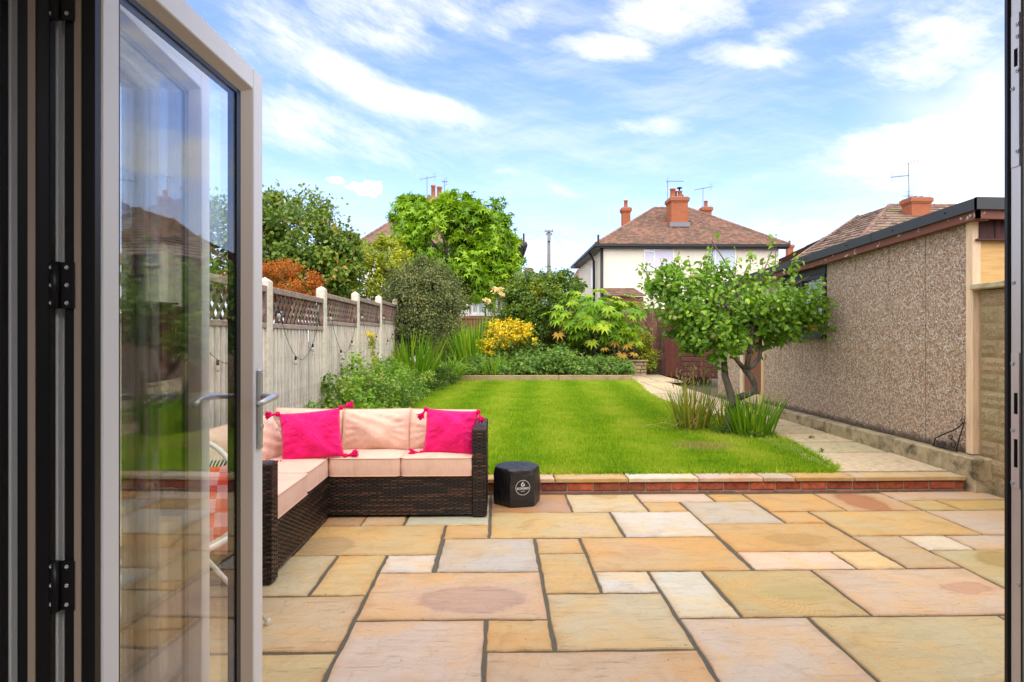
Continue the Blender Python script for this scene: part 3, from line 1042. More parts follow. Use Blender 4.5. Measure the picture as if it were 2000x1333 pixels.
# ================================================================ GARAGE (right)
def pebblemat():
    m, n = newmat('pebbledash')
    co = n.n('ShaderNodeTexCoord').outputs['Object']
    vo = n.n('ShaderNodeTexVoronoi', {'Vector': co, 'Scale': 66.0, 'Randomness': 1.0})
    vd = n.n('ShaderNodeTexVoronoi', {'Vector': co, 'Scale': 66.0, 'Randomness': 1.0}, feature='DISTANCE_TO_EDGE')
    v = n.n('ShaderNodeSeparateColor', {0: vo.outputs['Color']})
    col = n.ramp(v.outputs[0], [(.0, (.24, .12, .065)), (.14, (.44, .21, .10)), (.28, (.62, .43, .29)), (.46, (.80, .70, .58)), (.64, (.55, .39, .27)), (.76, (.85, .80, .73)), (.9, (.66, .38, .19))], 'CONSTANT')
    e = n.smooth(vd.outputs['Distance'], .0, .12)
    wide = n.noise(co, 2.5, 4, .6)
    col = n.mix(n.m('MULTIPLY', wide, .5), col, (.62, .50, .42, 1))
    col = n.mix(e, (.40, .29, .20, 1), col)
    # irregular dark band where the wall meets the plinth
    z = n.n('ShaderNodeSeparateXYZ', {0: co}).outputs[2]
    dz = n.m('ADD', z, n.m('MULTIPLY', n.noise(co, 5, 6, .75), -.14))
    col = n.mix(n.m('MULTIPLY', n.smooth(dz, .02, -.05), .75), col, (.03, .024, .02, 1))
    finish(n, col, .75, .3, n.m('MULTIPLY', n.smooth(vd.outputs['Distance'], 0, .3), 1.0), .9, .012)
    return m


M_pebble = pebblemat()
M_ply = tinted('plywood', .7, .25, 3.5, .16, .1, grain=(1, 1, 9))
M_trim = tinted('pale_timber', .7, .25, 5, .16, .15, grain=(6, 6, .8))
M_plinth = tinted('old_concrete', .9, .2, 7, .4, .8, dirt=(.035, .03, .022, .8))
m, n = newmat('peeling_paint')
co = n.n('ShaderNodeTexCoord').outputs['Object']
f = n.noise(co, 9, 6, .7, .4)
finish(n, n.mix(n.smooth(f, .60, .64), (.17, .065, .045, 1), (.62, .58, .53, 1)), .7, .3, f, .3, .01)
M_peel = m
M_felt = plain('roof_felt', (.035, .037, .04), .45, .4, var=.2, scale=9, bstr=.15)
M_maroon = tinted('maroon_boards', .6, .3, 8, .4, .3, grain=(6, 6, 1))
GX, PZ = 4.21, .295
garage = tag(empty('garage', (GX, 5.6, 0)), 'pebbledash concrete garage with dark sloping roof edge beside the path', 'garage')


def gpart(o):
    o.parent = garage
    o.location = Vector(o.location) - Vector(garage.location)
    return o


def gtop(y):
    """underside of the roof edge along the side wall"""
    return 2.365 - .035 * (y - 5.4)


ys = [5.46, 6.01, 6.58, 7.20, 7.84]
for a, b_ in zip(ys[:-1], ys[1:]):
    o = MB().box((.03, (b_ - a) / 2, (gtop(a) - PZ) / 2 + .01), (.06, b_ - a - .012, gtop(a) - PZ + .02), ch=.004).build('wall_panel', M_pebble)
    o.location = (GX, a, PZ)
    gpart(o)
WY0, WY1, WZ0, WZ1 = 7.87, 9.12, 1.36, 2.16
for a, b_ in ((7.84, 8.47), (8.47, 9.12), (9.12, 9.70)):
    hi = WZ0 - .03 if b_ < 9.3 else gtop(9.7)
    o = MB().box((.03, (b_ - a) / 2, (hi - PZ) / 2), (.06, b_ - a - .007, hi - PZ), ch=.004).build('wall_panel', M_pebble)
    o.location = (GX, a, PZ)
    gpart(o)
o = MB().box((.03, (WY1 - WY0) / 2 - .0, 0), (.055, WY1 - WY0, gtop(8.5) - WZ1 - .01)).build('lintel', M_upvcblack)
o.location = (GX, WY0, (gtop(8.5) + WZ1) / 2)
gpart(o)
# backing shell of the garage (far walls, so that it is a room and not a screen)
sh = MB()
sh.bx(GX + .062, GX + .09, 5.5, 7.86, PZ, 2.26)
sh.bx(GX + .062, GX + .09, 9.14, 9.7, PZ, 2.2)
sh.bx(GX + 3.0, GX + 3.08, 5.5, 11.8, PZ, 2.0)
sh.bx(GX + .3, GX + 3.0, 11.72, 11.8, PZ, 2.0)
gpart(sh.build('shell_wall', M_plinth, color=(.3, .27, .23)))
# window
win = empty('window')
win.location = (GX, WY0, WZ0)
gpart(win)
wl, wh = WY1 - WY0, WZ1 - WZ0
fr = MB()
for (a0, a1, b0, b1) in ((0, wl, 0, .06), (0, wl, wh - .06, wh), (0, .06, .06, wh - .06), (wl - .06, wl, .06, wh - .06), (wl * .5 - .03, wl * .5 + .03, .06, wh - .06)):
    fr.bx(-.012, .05, a0, a1, b0, b1, ch=.004)
fr.build('window_frame', M_upvcblack, win)
MB().bx(.015, .025, .06, wl - .06, .06, wh - .06).build('pane', M_wglass, win)
MB().bx(-.075, .05, -.03, wl + .03, -.045, -.001, ch=.006).build('sill', M_upvcblack, win)
# side door beyond the window, with timber frame
dy0, dy1 = 9.78, 10.55
gpart(MB().bx(GX - .005, GX + .07, 9.71, 9.80, PZ, gtop(9.8), ch=.004).build('door_post', M_trim, color=(.62, .44, .24)))
gpart(MB().bx(GX - .005, GX + .07, 10.55, 10.66, PZ - .1, gtop(10.6), ch=.004).build('door_post', M_trim, color=(.66, .52, .36)))
dr_ = MB().bx(GX + .03, GX + .065, 9.80, 10.55, PZ + .12, 2.05, ch=.004).build('door', plain('door_brown', (.20, .075, .05), .55, .35))
gpart(dr_)
gpart(MB().bx(GX + .02, GX + .07, 9.80, 10.55, PZ - .05, PZ + .115).build('threshold', M_trim, color=(.6, .46, .3)))
gpart(MB().bx(GX + .02, GX + .07, 9.80, 10.55, 2.055, gtop(10.5)).build('head_board', M_trim, color=(.6, .46, .3)))
for a, b_ in ((10.665, 11.2), (11.2, 11.75)):
    o = MB().box((.03, (b_ - a) / 2, (gtop(a) - .2) / 2), (.06, b_ - a - .006, gtop(a) - .2), ch=.004).build('wall_panel', M_pebble)
    o.location = (GX, a, .2)
    gpart(o)
# near corner: timber post, plywood front, maroon boards under the eave
gpart(MB().bx(GX - .022, GX + .055, 5.375, 5.455, PZ + .005, gtop(5.6), ch=.004).build('corner_post', M_trim, color=(.68, .50, .33)))
gpart(MB().bx(GX + .02, GX + 2.9, 5.40, 5.44, 1.5, 2.20, ch=.002).build('front_board', M_ply, color=(.62, .38, .15)))
fb = empty('front_fascia')
fb.location = (GX, 5.36, 2.195)
gpart(fb)
for j in range(14):
    o = MB().box((0, 0, 0), (.135, .022, .17), ch=.004).build('plank', M_maroon, fb, color=jit((.075, .025, .022), .25)) if j == 0 else copyobj(o, fb, None, jit((.075, .025, .022), .25))
    o.location = (.10 + .14 * j, .012, .085)
o = MB().box((1.0, .0, -.005), (2.0, .05, .014)).build('bead', M_maroon, fb, color=(.08, .03, .025))
# roof: sheet, painted barge board, felt edge trim
RX0 = GX - .12
rf = MB()
ya, yb = 5.20, 12.1
za, zb = gtop(ya) + .135, gtop(yb) + .135
rf.prism([(RX0 + .02, ya + .02, za - .05), (RX0 + .02, yb, zb - .05), (RX0 + .02, yb, zb - .02), (RX0 + .02, ya + .02, za - .02)], (3.4, 0, -.10))
gpart(rf.build('roof', M_felt))
gpart(MB().prism([(RX0 + .03, ya + .03, gtop(ya) - .02), (RX0 + .03, yb, gtop(yb) - .02), (RX0 + .03, yb, gtop(yb) + .085), (RX0 + .03, ya + .03, gtop(ya) + .085)], (.028, 0, 0)).build('barge_board', M_peel))
gpart(MB().prism([(RX0 + .03, ya + .03, gtop(ya) - .02), (RX0 + .03, ya + .06, gtop(ya) - .02), (RX0 + .03, ya + .06, gtop(ya) + .085), (RX0 + .03, ya + .03, gtop(ya) + .085)], (2.9, 0, -.05)).build('barge_board', M_peel))
gpart(MB().prism([(RX0 + .06, ya + .06, gtop(ya) - .016), (RX0 + .06, yb, gtop(yb) - .016), (RX0 + .06, yb, gtop(yb) - .002), (RX0 + .06, ya + .06, gtop(ya) - .002)], (.14, 0, 0)).build('soffit', M_peel))
ft = empty('edge_trim')
ft.location = (RX0, ya, 0)
gpart(ft)
trim_len = [1.50, 1.9, 1.9, 1.60]
yy = ya
for L_ in trim_len:
    o = MB().prism([(0, yy - ya, gtop(yy) + .055), (0, yy - ya + L_ - .008, gtop(yy + L_) + .055), (0, yy - ya + L_ - .008, gtop(yy + L_) + .155), (0, yy - ya, gtop(yy) + .155)], (.028, 0, .0)).build('trim_length', M_felt, ft)
    for q in (.25, .75):
        yq = yy + L_ * q
        sc_ = MB().lathe([(.008, 0), (.006, .005)], n=8).build('trim_screw', M_dark, ft)
        sc_.rotation_euler = (0, R(-90), 0)
        sc_.location = (-.001, yq - ya, gtop(yq) + .105)
    yy += L_
o = MB().prism([(0, -.002, gtop(ya) + .055), (0, .03, gtop(ya) + .055), (0, .03, gtop(ya) + .158), (0, -.002, gtop(ya) + .158)], (3.2, 0, -.04)).build('trim_length', M_felt, ft)
# plinth
pl = MB()
pl.bx(GX - .125, GX + .10, 5.22, 9.68, -.05, PZ - .002, ch=.012)
plo = gpart(pl.build('plinth', M_plinth, color=(.36, .29, .18)))
sub_ = bmesh.new()
sub_.from_mesh(plo.data)
bmesh.ops.subdivide_edges(sub_, edges=sub_.edges[:], cuts=9, use_grid_fill=True)
for v in sub_.verts:
    s_ = math.sin(v.co.y * 9.1) * math.cos(v.co.z * 21) + math.sin(v.co.y * 23 + v.co.z * 17)
    v.co.x += .004 * s_
    v.co.z += .003 * math.sin(v.co.y * 13 + v.co.x * 30)
sub_.to_mesh(plo.data)
sub_.free()

# ---------------------------------------------------------------- split-face block wall in front of the garage
M_block = tinted('split_block', .9, .2, 30, .6, 1.0, dirt=(.20, .15, .08, .4), bdist=.02)
bwall = tag(empty('block_wall', (GX + .02, 5.30, 0)), 'buff split faced block wall with flat coping at the garage corner', 'wall')
MB().bx(.014, .10, -3.3, .06, -.05, 1.74).build('wall_core', plain('block_mortar', (.36, .27, .14), .9, .2, var=.2, scale=40, bstr=.5), bwall)
rr = random.Random(31)
hz = 1.74 / 12
bm_full = []
for q in range(4):
    bb = bmesh.new()
    bmesh.ops.create_grid(bb, x_segments=7, y_segments=4, size=.5)
    for v in bb.verts:
        edge_ = max(abs(v.co.x), abs(v.co.y)) > .49
        v.co.z = .0 if edge_ else rr.uniform(.006, .016)
    me = bpy.data.meshes.new('block')
    bb.to_mesh(me)
    bb.free()
    bm_full.append(me)
bw_ = .40
for r_ in range(12):
    offs = 0 if r_ % 2 else .2
    for j in range(9):
        y1 = .055 - j * bw_ + offs
        y0 = y1 - bw_
        y1 = min(y1, .055)
        if y1 - y0 < .06:
            continue
        o = link('block', rr.choice(bm_full), M_block, bwall, color=jit((.47, .36, .21), .12, rr))
        # grid lies in its own XY: turn it to face the patio (-X)
        o.matrix_basis = Matrix.Translation((.012, (y0 + y1) / 2, hz * (r_ + .5))) @ Euler((R(90), 0, R(-90))).to_matrix().to_4x4() @ Matrix.Diagonal((y1 - y0 - .011, hz - .011, 1, 1))
o = MB().box((.04, -1.6, 1.775), (.22, 3.36, .05), ch=.008).build('coping_slab', M_plinth, bwall, color=(.38, .32, .2))

# wrought iron scroll bracket leaning on the plinth
M_iron = plain('black_iron', (.012, .012, .013), .5, .4, var=.2)
ir = tag(empty('iron_bracket', (GX - .06, 5.62, PZ + .004)), 'black wrought iron scroll bracket standing on the garage plinth', 'bracket')
ib = MB()
ib.tube([(0, -.12, .005), (0, .2, .005)], .006, 6)
ib.tube([(0, -.10, .005), (.0, -.14, .13), (.02, -.17, .27)], .006, 6)
curve = [(0, .19, .01), (0, .165, .08), (0, .10, .115), (0, .02, .15), (0, -.06, .185), (.01, -.12, .225), (.02, -.16, .27)]
ib.tube(curve, .006, 6)
ib.build('frame', M_iron, ir, True)
for (yc, zc, r0, s0) in ((-.175, .285, .028, 0), (-.05, .06, .045, 1), (-.02, .125, .03, 2), (.07, .05, .035, 2.5), (.14, .035, .025, .6)):
    q = MB()
    q.tube([(.005, yc + r0 * (1 - t / 15) * math.cos(s0 + t * .62), zc + r0 * (1 - t / 15) * math.sin(s0 + t * .62)) for t in range(13)], .0045, 6)
    q.build('scroll', M_iron, ir, True)

# ================================================================ HOUSES BEHIND
def mk_tile(name, c1, c2, c3, moss):
    m, n = newmat(name)
    a = n.n('ShaderNodeAttribute', attribute_name='rnd').outputs['Fac']
    co = n.n('ShaderNodeTexCoord').outputs['Object']
    f = n.noise(co, .55, 5, .6, .5)
    col = n.ramp(n.m('ADD', n.m('MULTIPLY', a, .6), n.m('MULTIPLY', f, .5)), [(.2, c1), (.5, c2), (.8, c3)])
    g = n.noise(co, 1.1, 6, .7, .6)
    col = n.mix(n.m('MULTIPLY', n.smooth(g, .50, .64), .75), col, (moss[0], moss[1], moss[2], 1))
    finish(n, col, .85, .2, n.noise(co, 20, 3), .3, .02)
    MATS[name] = m
    return m


M_tile = mk_tile('clay_tile', (.12, .078, .062), (.195, .115, .088), (.29, .155, .10), (.115, .09, .055))
M_tile2 = mk_tile('concrete_tile', (.15, .10, .08), (.21, .14, .11), (.26, .18, .14), (.20, .17, .08))
M_tile3 = mk_tile('old_tile', (.17, .10, .085), (.23, .14, .11), (.30, .17, .12), (.15, .12, .08))


def wallmat(name, col, var=.07, sc_=2.0):
    m, n = newmat(name)
    co = n.n('ShaderNodeTexCoord').outputs['Object']
    f = n.noise(co, sc_, 6, .65, .4)
    st_ = n.noise(n.n('ShaderNodeMapping', {'Vector': co, 'Scale': (3.0, 3.0, .35)}).outputs[0], 1.0, 5, .6)
    f = n.m('MULTIPLY_ADD', st_, .6, n.m('MULTIPLY', f, .5))
    g = n.noise(co, 26, 4, .6)
    finish(n, n.mix(f, c4(col, 1 - var), c4(col, 1 + var)), .9, .15, g, .4, .03)
    return m


M_render = wallmat('cream_render', (.83, .77, .64), .15, 3)
M_renderw = wallmat('white_render', (.70, .68, .66))
M_gutter = plain('black_gutter', (.018, .018, .02), .45, .4)
M_stack = None


def brickmat(name, c1, c2, mort, s=1.0):
    m, n = newmat(name)
    co = n.n('ShaderNodeTexCoord').outputs['Object']
    se = n.n('ShaderNodeSeparateXYZ', {0: co})
    v = n.n('ShaderNodeCombineXYZ', {0: n.m('ADD', se.outputs[0], se.outputs[1]), 1: se.outputs[2]}).outputs[0]
    br = n.n('ShaderNodeTexBrick', {'Vector': v, 'Color1': c4(c1), 'Color2': c4(c2), 'Mortar': c4(mort), 'Scale': s, 'Mortar Size': .007, 'Brick Width': .225, 'Row Height': .075})
    finish(n, n.mix(n.m('MULTIPLY', n.noise(co, 1.5, 5, .65), .45), br.outputs[0], c4(c2, .6)), .85, .2, br.outputs[1], -.5, .01)
    return m


M_stack = brickmat('stack_brick', (.46, .14, .06), (.38, .11, .05), (.36, .20, .13))
M_brickwall = brickmat('garden_brick', (.33, .10, .06), (.24, .075, .05), (.25, .20, .16))
M_pot = plain('clay_pot', (.40, .13, .06), .8, .2, var=.2, scale=5)
M_steel = plain('galvanised', (.22, .22, .23), .5, .5, metal=.6)
M_lead = plain('lead', (.20, .21, .22), .6, .4)
M_blind = plain('pale_blind', (.80, .76, .86), .8, .2, var=.03)
M_blind2 = plain('blue_blind', (.70, .80, .84), .8, .2, var=.03)


def roof_plane(b, eL, eR, rL, rR, n, tw, rr, lift=.02):
    """stepped courses of single tiles on a sloping plane"""
    eL, eR, rL, rR = (Vector(p) for p in (eL, eR, rL, rR))
    nr = (eR - eL).cross(rL - eL)
    if nr.length < 1e-6:
        nr = (eR - eL).cross(rR - eL)
    nr.normalize()
    if nr.z < 0:
        nr = -nr
    b.add([eL - nr * .03, eR - nr * .03, rR - nr * .03, rL - nr * .03], [(0, 1, 2, 3)], .3)
    for i in range(n):
        v0, v1 = i / n, min(1.0, (i + 1.1) / n)
        a0, b0 = eL.lerp(rL, v0), eR.lerp(rR, v0)
        a1, b1 = eL.lerp(rL, v1), eR.lerp(rR, v1)
        k = max(1, int(round((b0 - a0).length / tw)))
        for j in range(k):
            u0, u1 = j / k, (j + 1) / k
            o1, o2 = lift * rr.uniform(.7, 1.5), lift * rr.uniform(.7, 1.5)
            b.add([a0.lerp(b0, u0) + nr * o1, a0.lerp(b0, u1) + nr * o2, a1.lerp(b1, u1) + nr * .002, a1.lerp(b1, u0) + nr * .002,
                   a0.lerp(b0, u0) - nr * .01, a0.lerp(b0, u1) - nr * .01], [(0, 1, 2, 3), (0, 4, 5, 1)], rr.random())


def ridge(b, p0, p1, r=.11, n=None):
    p0, p1 = Vector(p0), Vector(p1)
    L = (p1 - p0).length
    n = n or max(2, int(L / .42))
    for i in range(n):
        a, c = p0.lerp(p1, i / n), p0.lerp(p1, (i + .96) / n)
        b.tube([a, c], [r, r * .92], 8, r=rnd.random())


def stack(name, parent, x, y, z0, z1, w, d, pots=(), bands=True):
    """brick chimney: shaft, oversailing head, pots"""
    b = MB()
    b.bx(x - w / 2, x + w / 2, y - d / 2, y + d / 2, z0, z1 - .28)
    b.bx(x - w / 2 - .04, x + w / 2 + .04, y - d / 2 - .04, y + d / 2 + .04, z1 - .28, z1 - .2)
    b.bx(x - w / 2 - .09, x + w / 2 + .09, y - d / 2 - .09, y + d / 2 + .09, z1 - .2, z1)
    o = b.build(name, M_stack, parent)
    q = MB()
    q.bx(x - w / 2 - .02, x + w / 2 + .02, y - d / 2 - .02, y + d / 2 + .02, z1, z1 + .06)
    q.build('flaunching', M_concrete, o, color=(.3, .28, .24))
    for (px, py, r, h) in pots:
        t = MB()
        t.lathe([(r * 1.06, 0), (r, .1), (r * .92, h * .85), (r * 1.12, h * .88), (r * 1.12, h), (r * .8, h)], (x + px, y + py, z1 + .05), 12)
        t.build('chimney_pot', M_pot, o, True)
    return o


def window_unit(parent, x0, x1, y, z0, z1, bars=(), blind=None, trans=None, framem=None, fw=.07):
    f = MB()
    f.bx(x0, x1, y - .05, y + .04, z0, z0 + fw)
    f.bx(x0, x1, y - .05, y + .04, z1 - fw, z1)
    xs = [x0, x1 - fw] + list(bars)
    for xx in xs:
        f.bx(xx, xx + fw, y - .052, y + .04, z0 + fw, z1 - fw)
    if trans:
        f.bx(trans[0], trans[1], y - .054, y + .04, trans[2], trans[2] + fw)
    w = f.build('window', framem or M_white, parent)
    MB().bx(x0 + fw * .5, x1 - fw * .5, y - .02, y - .012, z0 + fw * .5, z1 - fw * .5).build('pane', M_wglass2, w)
    if blind:
        MB().bx(x0 + fw * .5, x1 - fw * .5, y + .0, y + .03, z0 + fw * .5, z1 - fw * .5).build('blind', blind, w)
    MB().bx(x0 - .06, x1 + .06, y - .11, y + .03, z0 - .07, z0 - .002).build('sill', framem or M_white, w)
    return w


M_wglass2 = glassmat('far_window_glass', .9, (.97, .97, .98, 1))


def aerial(base, top, booms, label, group=None, elems=9):
    """TV aerial: mast with one or more Yagi booms: (z below top, length, heading deg, offset)"""
    base, top = Vector(base), Vector(top)
    t = tag(empty('tv_aerial', base), label, 'aerial', 'television aerials on the roofs')
    MB().tube([(0, 0, 0), top - base], .022, 6).build('mast', M_steel, t)
    for (dz, L, hd, off, tilt) in booms:
        o = (top - base) - Vector((0, 0, dz))
        d = Vector((math.cos(R(hd)), math.sin(R(hd)), math.sin(R(tilt))))
        b = MB()
        p0, p1 = o - d * (L * (.5 - off)), o + d * (L * (.5 + off))
        b.tube([p0, p1], .014, 5)
        s = Vector((-math.sin(R(hd)), math.cos(R(hd)), 0))
        for i in range(elems):
            c = p0.lerp(p1, (i + .5) / elems)
            w = .16 + .10 * (i / elems)
            b.tube([c - s * w, c + s * w], .006, 4)
            b.tube([c - Vector((0, 0, .05)), c + Vector((0, 0, .05))], .006, 4)
        e = p1
        for q in (-1, 1):
            b.tube([e, e + Vector((0, 0, .22 * q)) - d * .12], .008, 4)
            b.tube([e + Vector((0, 0, .2 * q)) - d * .1 - s * .25, e + Vector((0, 0, .2 * q)) - d * .1 + s * .25], .006, 4)
        b.build('antenna', M_steel, t)
    return t


rr = random.Random(41)
# ---- cream semi-detached pair at the end of the garden
HY = 36.0
eaveL, eaveR = at(1168, 478, HY), at(1530, 478, HY)
EZ = eaveL.z
xL, xR = eaveL.x + .0, eaveR.x
rgL, rgR = at(1278, 407, HY + 5.0), at(1345, 407, HY + 5.0)
hs = tag(empty('cream_house', ((xL + xR) / 2, HY, 0)), 'cream rendered house with hipped red tile roof and central orange chimney', 'house')
hs.location = (0, 0, 0)
HD = 10.5
w = MB()
w.bx(xL + .28, xR - .28, HY, HY + HD, 0, EZ - .05)
w.build('wall', M_render, hs)
ov = .18
b = MB()
A, Bp, Cq, Dq = (xL - ov, HY - .35, EZ), (xR + ov, HY - .35, EZ), (xR + ov, HY + HD + .35, EZ), (xL - ov, HY + HD + .35, EZ)
RZ = rgL.z
r0, r1 = (rgL.x, HY + 5.0, RZ), (rgR.x, HY + 5.0, RZ)
roof_plane(b, A, Bp, r0, r1, 36, .17, rr, .018)
roof_plane(b, Bp, Cq, r1, r1, 30, .3, rr, .018)
roof_plane(b, Cq, Dq, r1, r0, 24, .4, rr, .018)
roof_plane(b, Dq, A, r0, r0, 36, .17, rr, .018)
rfo = tag(b.build('roof', M_tile, hs), kind='stuff')
b = MB()
for a_, c_ in ((A, r0), (Bp, r1), (r0, r1)):
    ridge(b, a_, c_, .10)
tag(b.build('ridge_tiles', M_tile3, hs), kind='stuff')
gt = MB()
gt.bx(xL - .2, xR + .2, HY - .48, HY - .36, EZ - .16, EZ - .03)
gt.bx(xL - .32, xL - .2, HY - .48, HY + HD + .4, EZ - .16, EZ - .03)
gt.bx(xL - .15, xR + .15, HY - .355, HY - .02, EZ - .24, EZ - .16)
gt.bx(xL - .19, xL + .27, HY - .02, HY + HD, EZ - .24, EZ - .16)
gt.build('gutter', M_gutter, hs)
dp = MB()
dp.tube([(xL + .2, HY - .12, EZ - .2), (xL + .2, HY - .12, 0)], .09, 8)
dp.build('downpipe', M_gutter, hs, True)
dp = MB()
dp.tube([(xL - .22, HY + 2.2, EZ - .15), (xL + .1, HY + 2.2, EZ - .7), (xL + .14, HY + 2.2, 0)], .08, 8)
dp.build('downpipe', M_gutter, hs, True)
fl_ = MB().tube([(xL - .05, HY - .4, EZ), (xL - .05, HY - .4, EZ + .5)], .06, 8).build('vent_pipe', M_gutter, hs)
a_, c_ = at(1257, 481, HY - .05), at(1316, 522, HY - .05)
window_unit(hs, a_.x, c_.x + .0, HY - .02, at(1257, 528, HY).z, a_.z, bars=(at(1276, 500, HY).x,), blind=M_blind, trans=(a_.x, at(1276, 500, HY).x, at(1257, 493, HY).z))
a_, c_ = at(1380, 481, HY - .05), at(1437, 522, HY - .05)
window_unit(hs, a_.x, c_.x, HY - .02, at(1257, 528, HY).z, a_.z, bars=(at(1395, 500, HY).x,), blind=M_blind2)
# small side window seen edge-on down the flank
sw = MB()
sw.bx(xL + .26, xL + .30, HY + 3.4, HY + 4.4, EZ - 2.2, EZ - .9)
sw.build('side_window', M_white, hs)
# low lean-to roof of red tiles against the house
b = MB()
p0, p1 = at(1180, 578, HY - 2.2), at(1262, 578, HY - 2.2)
q0, q1 = at(1178, 563, HY - .02), at(1237, 563, HY - .02)
roof_plane(b, p0, p1, q0, q1, 9, .17, rr, .02)
tag(b.build('lean_to_roof', M_tile, hs), kind='stuff')
MB().bx(p0.x + .1, p1.x - .1, HY - 2.0, HY - .01, 0, p0.z - .05).build('lean_to_wall', M_brickwall, hs)
c0, c1 = at(1309, 438, HY + 2.2), at(1341, 438, HY + 2.2)
ct = at(1325, 388, HY + 2.2)
stk = stack('chimney', hs, (c0.x + c1.x) / 2, HY + 2.5, c0.z - .6, ct.z, c1.x - c0.x, 1.15, ((-.34, -.25, .17, .55), (-.10, .2, .17, .5), (.12, -.2, .14, .42), (.33, .1, .11, .26)))
MB().bx(c0.x - .12, c1.x + .12, HY + 1.85, HY + 1.92, c0.z - .22, c0.z + .06).build('flashing', M_lead, hs)
cw = MB()
pc = at(1327, 369, HY + 2.3)
cw.lathe([(.05, -.3), (.05, 0), (.17, .02), (.17, .06), (.02, .1)], tuple(pc), 10)
cw.build('cowl', M_dark, stk)
c0, c1, ct = at(1216, 440, HY + 6), at(1231, 440, HY + 6), at(1223, 407, HY + 6)
stack('chimney', hs, (c0.x + c1.x) / 2, HY + 6.2, at(1216, 470, HY + 6).z - .8, ct.z, c1.x - c0.x, .55, ((0, 0, .13, .52),))
c0, c1, ct = at(1372, 420, HY + 7), at(1389, 420, HY + 7), at(1380, 406, HY + 7)
stack('chimney', hs, (c0.x + c1.x) / 2, HY + 7.2, ct.z - 2.4, ct.z, c1.x - c0.x, .6, ((0, 0, .13, .46),))
aerial(at(1304, 410, HY + 3), at(1304, 353, HY + 3), ((.05, 1.1, 178, -.42, 0),), 'dark television aerial standing left of the central chimney of the cream house')
aerial(at(1373, 408, HY + 6), at(1373, 367, HY + 6), ((.05, 1.3, 8, .02, 12),), 'thin tilted television aerial above the right chimney of the cream house', elems=12)

# ---- house at the left, mostly hidden by the maple
LY = 34.0
L0, L1 = at(700, 478, LY), at(1026, 478, LY)
hl = tag(empty('brick_house'), 'house with brown tiled roof and tall clay chimney pots behind the bright green tree', 'house')
ez = L1.z
MB().bx(L0.x + .3, L1.x - .5, LY, LY + 9, 0, ez - .05).build('wall', M_renderw, hl)
b = MB()
rz = at(850, 402, LY + 4.5).z
A, Bp, Cq, Dq = (L0.x, LY - .3, ez), (L1.x, LY - .3, ez), (L1.x, LY + 9.3, ez), (L0.x, LY + 9.3, ez)
r0, r1 = (at(815, 402, LY + 4.5).x, LY + 4.5, rz), (at(885, 402, LY + 4.5).x, LY + 4.5, rz)
roof_plane(b, A, Bp, r0, r1, 32, .2, rr, .018)
roof_plane(b, Bp, Cq, r1, r1, 30, .25, rr, .018)
roof_plane(b, Cq, Dq, r1, r0, 24, .4, rr, .018)
roof_plane(b, Dq, A, r0, r0, 26, .3, rr, .018)
tag(b.build('roof', M_tile3, hl), kind='stuff')
b = MB()
for a_, c_ in ((A, r0), (Bp, r1), (r0, r1)):
    ridge(b, a_, c_, .11)
tag(b.build('ridge_tiles', M_tile3, hl), kind='stuff')
gt = MB()
gt.bx(L0.x, L1.x + .1, LY - .44, LY - .31, ez - .14, ez - .02)
gt.bx(L1.x - .01, L1.x + .1, LY - .31, LY + 9, ez - .14, ez - .02)
gt.bx(L0.x + .1, L1.x - .02, LY - .30, LY - .02, ez - .22, ez - .145)
gt.tube([(L1.x - .05, LY - .36, ez - .1), (L1.x - .45, LY - .12, ez - .8), (L1.x - .45, LY - .12, 1)], .07, 8)
gt.tube([(L1.x - .1, LY - .3, ez), (L1.x - .1, LY - .3, ez + .55)], .05, 8)
gt.build('gutter', M_gutter, hl)
c0, c1, ct = at(838, 410, LY + 3.4), at(864, 410, LY + 3.4), at(850, 388, LY + 3.4)
stack('chimney', hl, (c0.x + c1.x) / 2, LY + 3.6, ct.z - 2.2, ct.z, c1.x - c0.x, .8, ((-.17, 0, .13, .78), (.2, .05, .15, .70)))
aerial(at(834, 415, LY + 3), at(834, 345, LY + 3), ((.1, .95, 12, .05, 14),), 'television aerial beside the clay pots rising above the bright green tree', elems=8)
aerial(at(868, 415, LY + 4), at(868, 352, LY + 4), ((.1, .4, 40, .0, 5),), 'short television aerial at the right of the twin clay chimney pots', elems=4)
# rear extension of that house, with a white window and buff corner pier
ex = tag(empty('house_extension'), 'pale single storey house extension with grey flat roof and white windows', 'extension')
EY = 27.0
e0, e1 = at(915, 545, EY), at(1062, 545, EY)
fz = at(990, 553, EY).z
MB().bx(e0.x, e1.x, EY + .9, EY + 5, 0, fz).build('wall', plain('buff_render', (.46, .36, .27), .9, .2, var=.1), ex)
MB().bx(e0.x - .1, e1.x + .1, EY - .1, EY + 5, fz + .2, fz + .42).build('roof', M_lead, ex)
MB().bx(e0.x - .05, e1.x + .05, EY - .05, EY + .05, fz - .05, fz + .195).build('fascia', M_white, ex)
p0, p1 = at(984, 600, EY), at(993, 600, EY)
MB().bx(p0.x, p1.x, EY, EY + .25, 0, fz - .055).build('pier', plain('buff_pier', (.52, .39, .27), .9, .2, var=.1), ex)
wz0, wz1 = at(950, 613, EY).z, at(950, 580, EY).z
window_unit(ex, at(919, 600, EY).x, at(947, 600, EY).x, EY + .86, wz0, wz1, bars=(at(931, 600, EY).x,), blind=M_blind2, fw=.09)
window_unit(ex, at(949, 600, EY).x, at(982, 600, EY).x, EY + .86, wz0, wz1 + .3, bars=(at(968, 600, EY).x,), blind=None, fw=.09)
MB().bx(at(996, 600, EY).x, e1.x - .1, EY + .88, EY + .895, wz0, fz - .3).build('glass_door', M_wglass, ex)
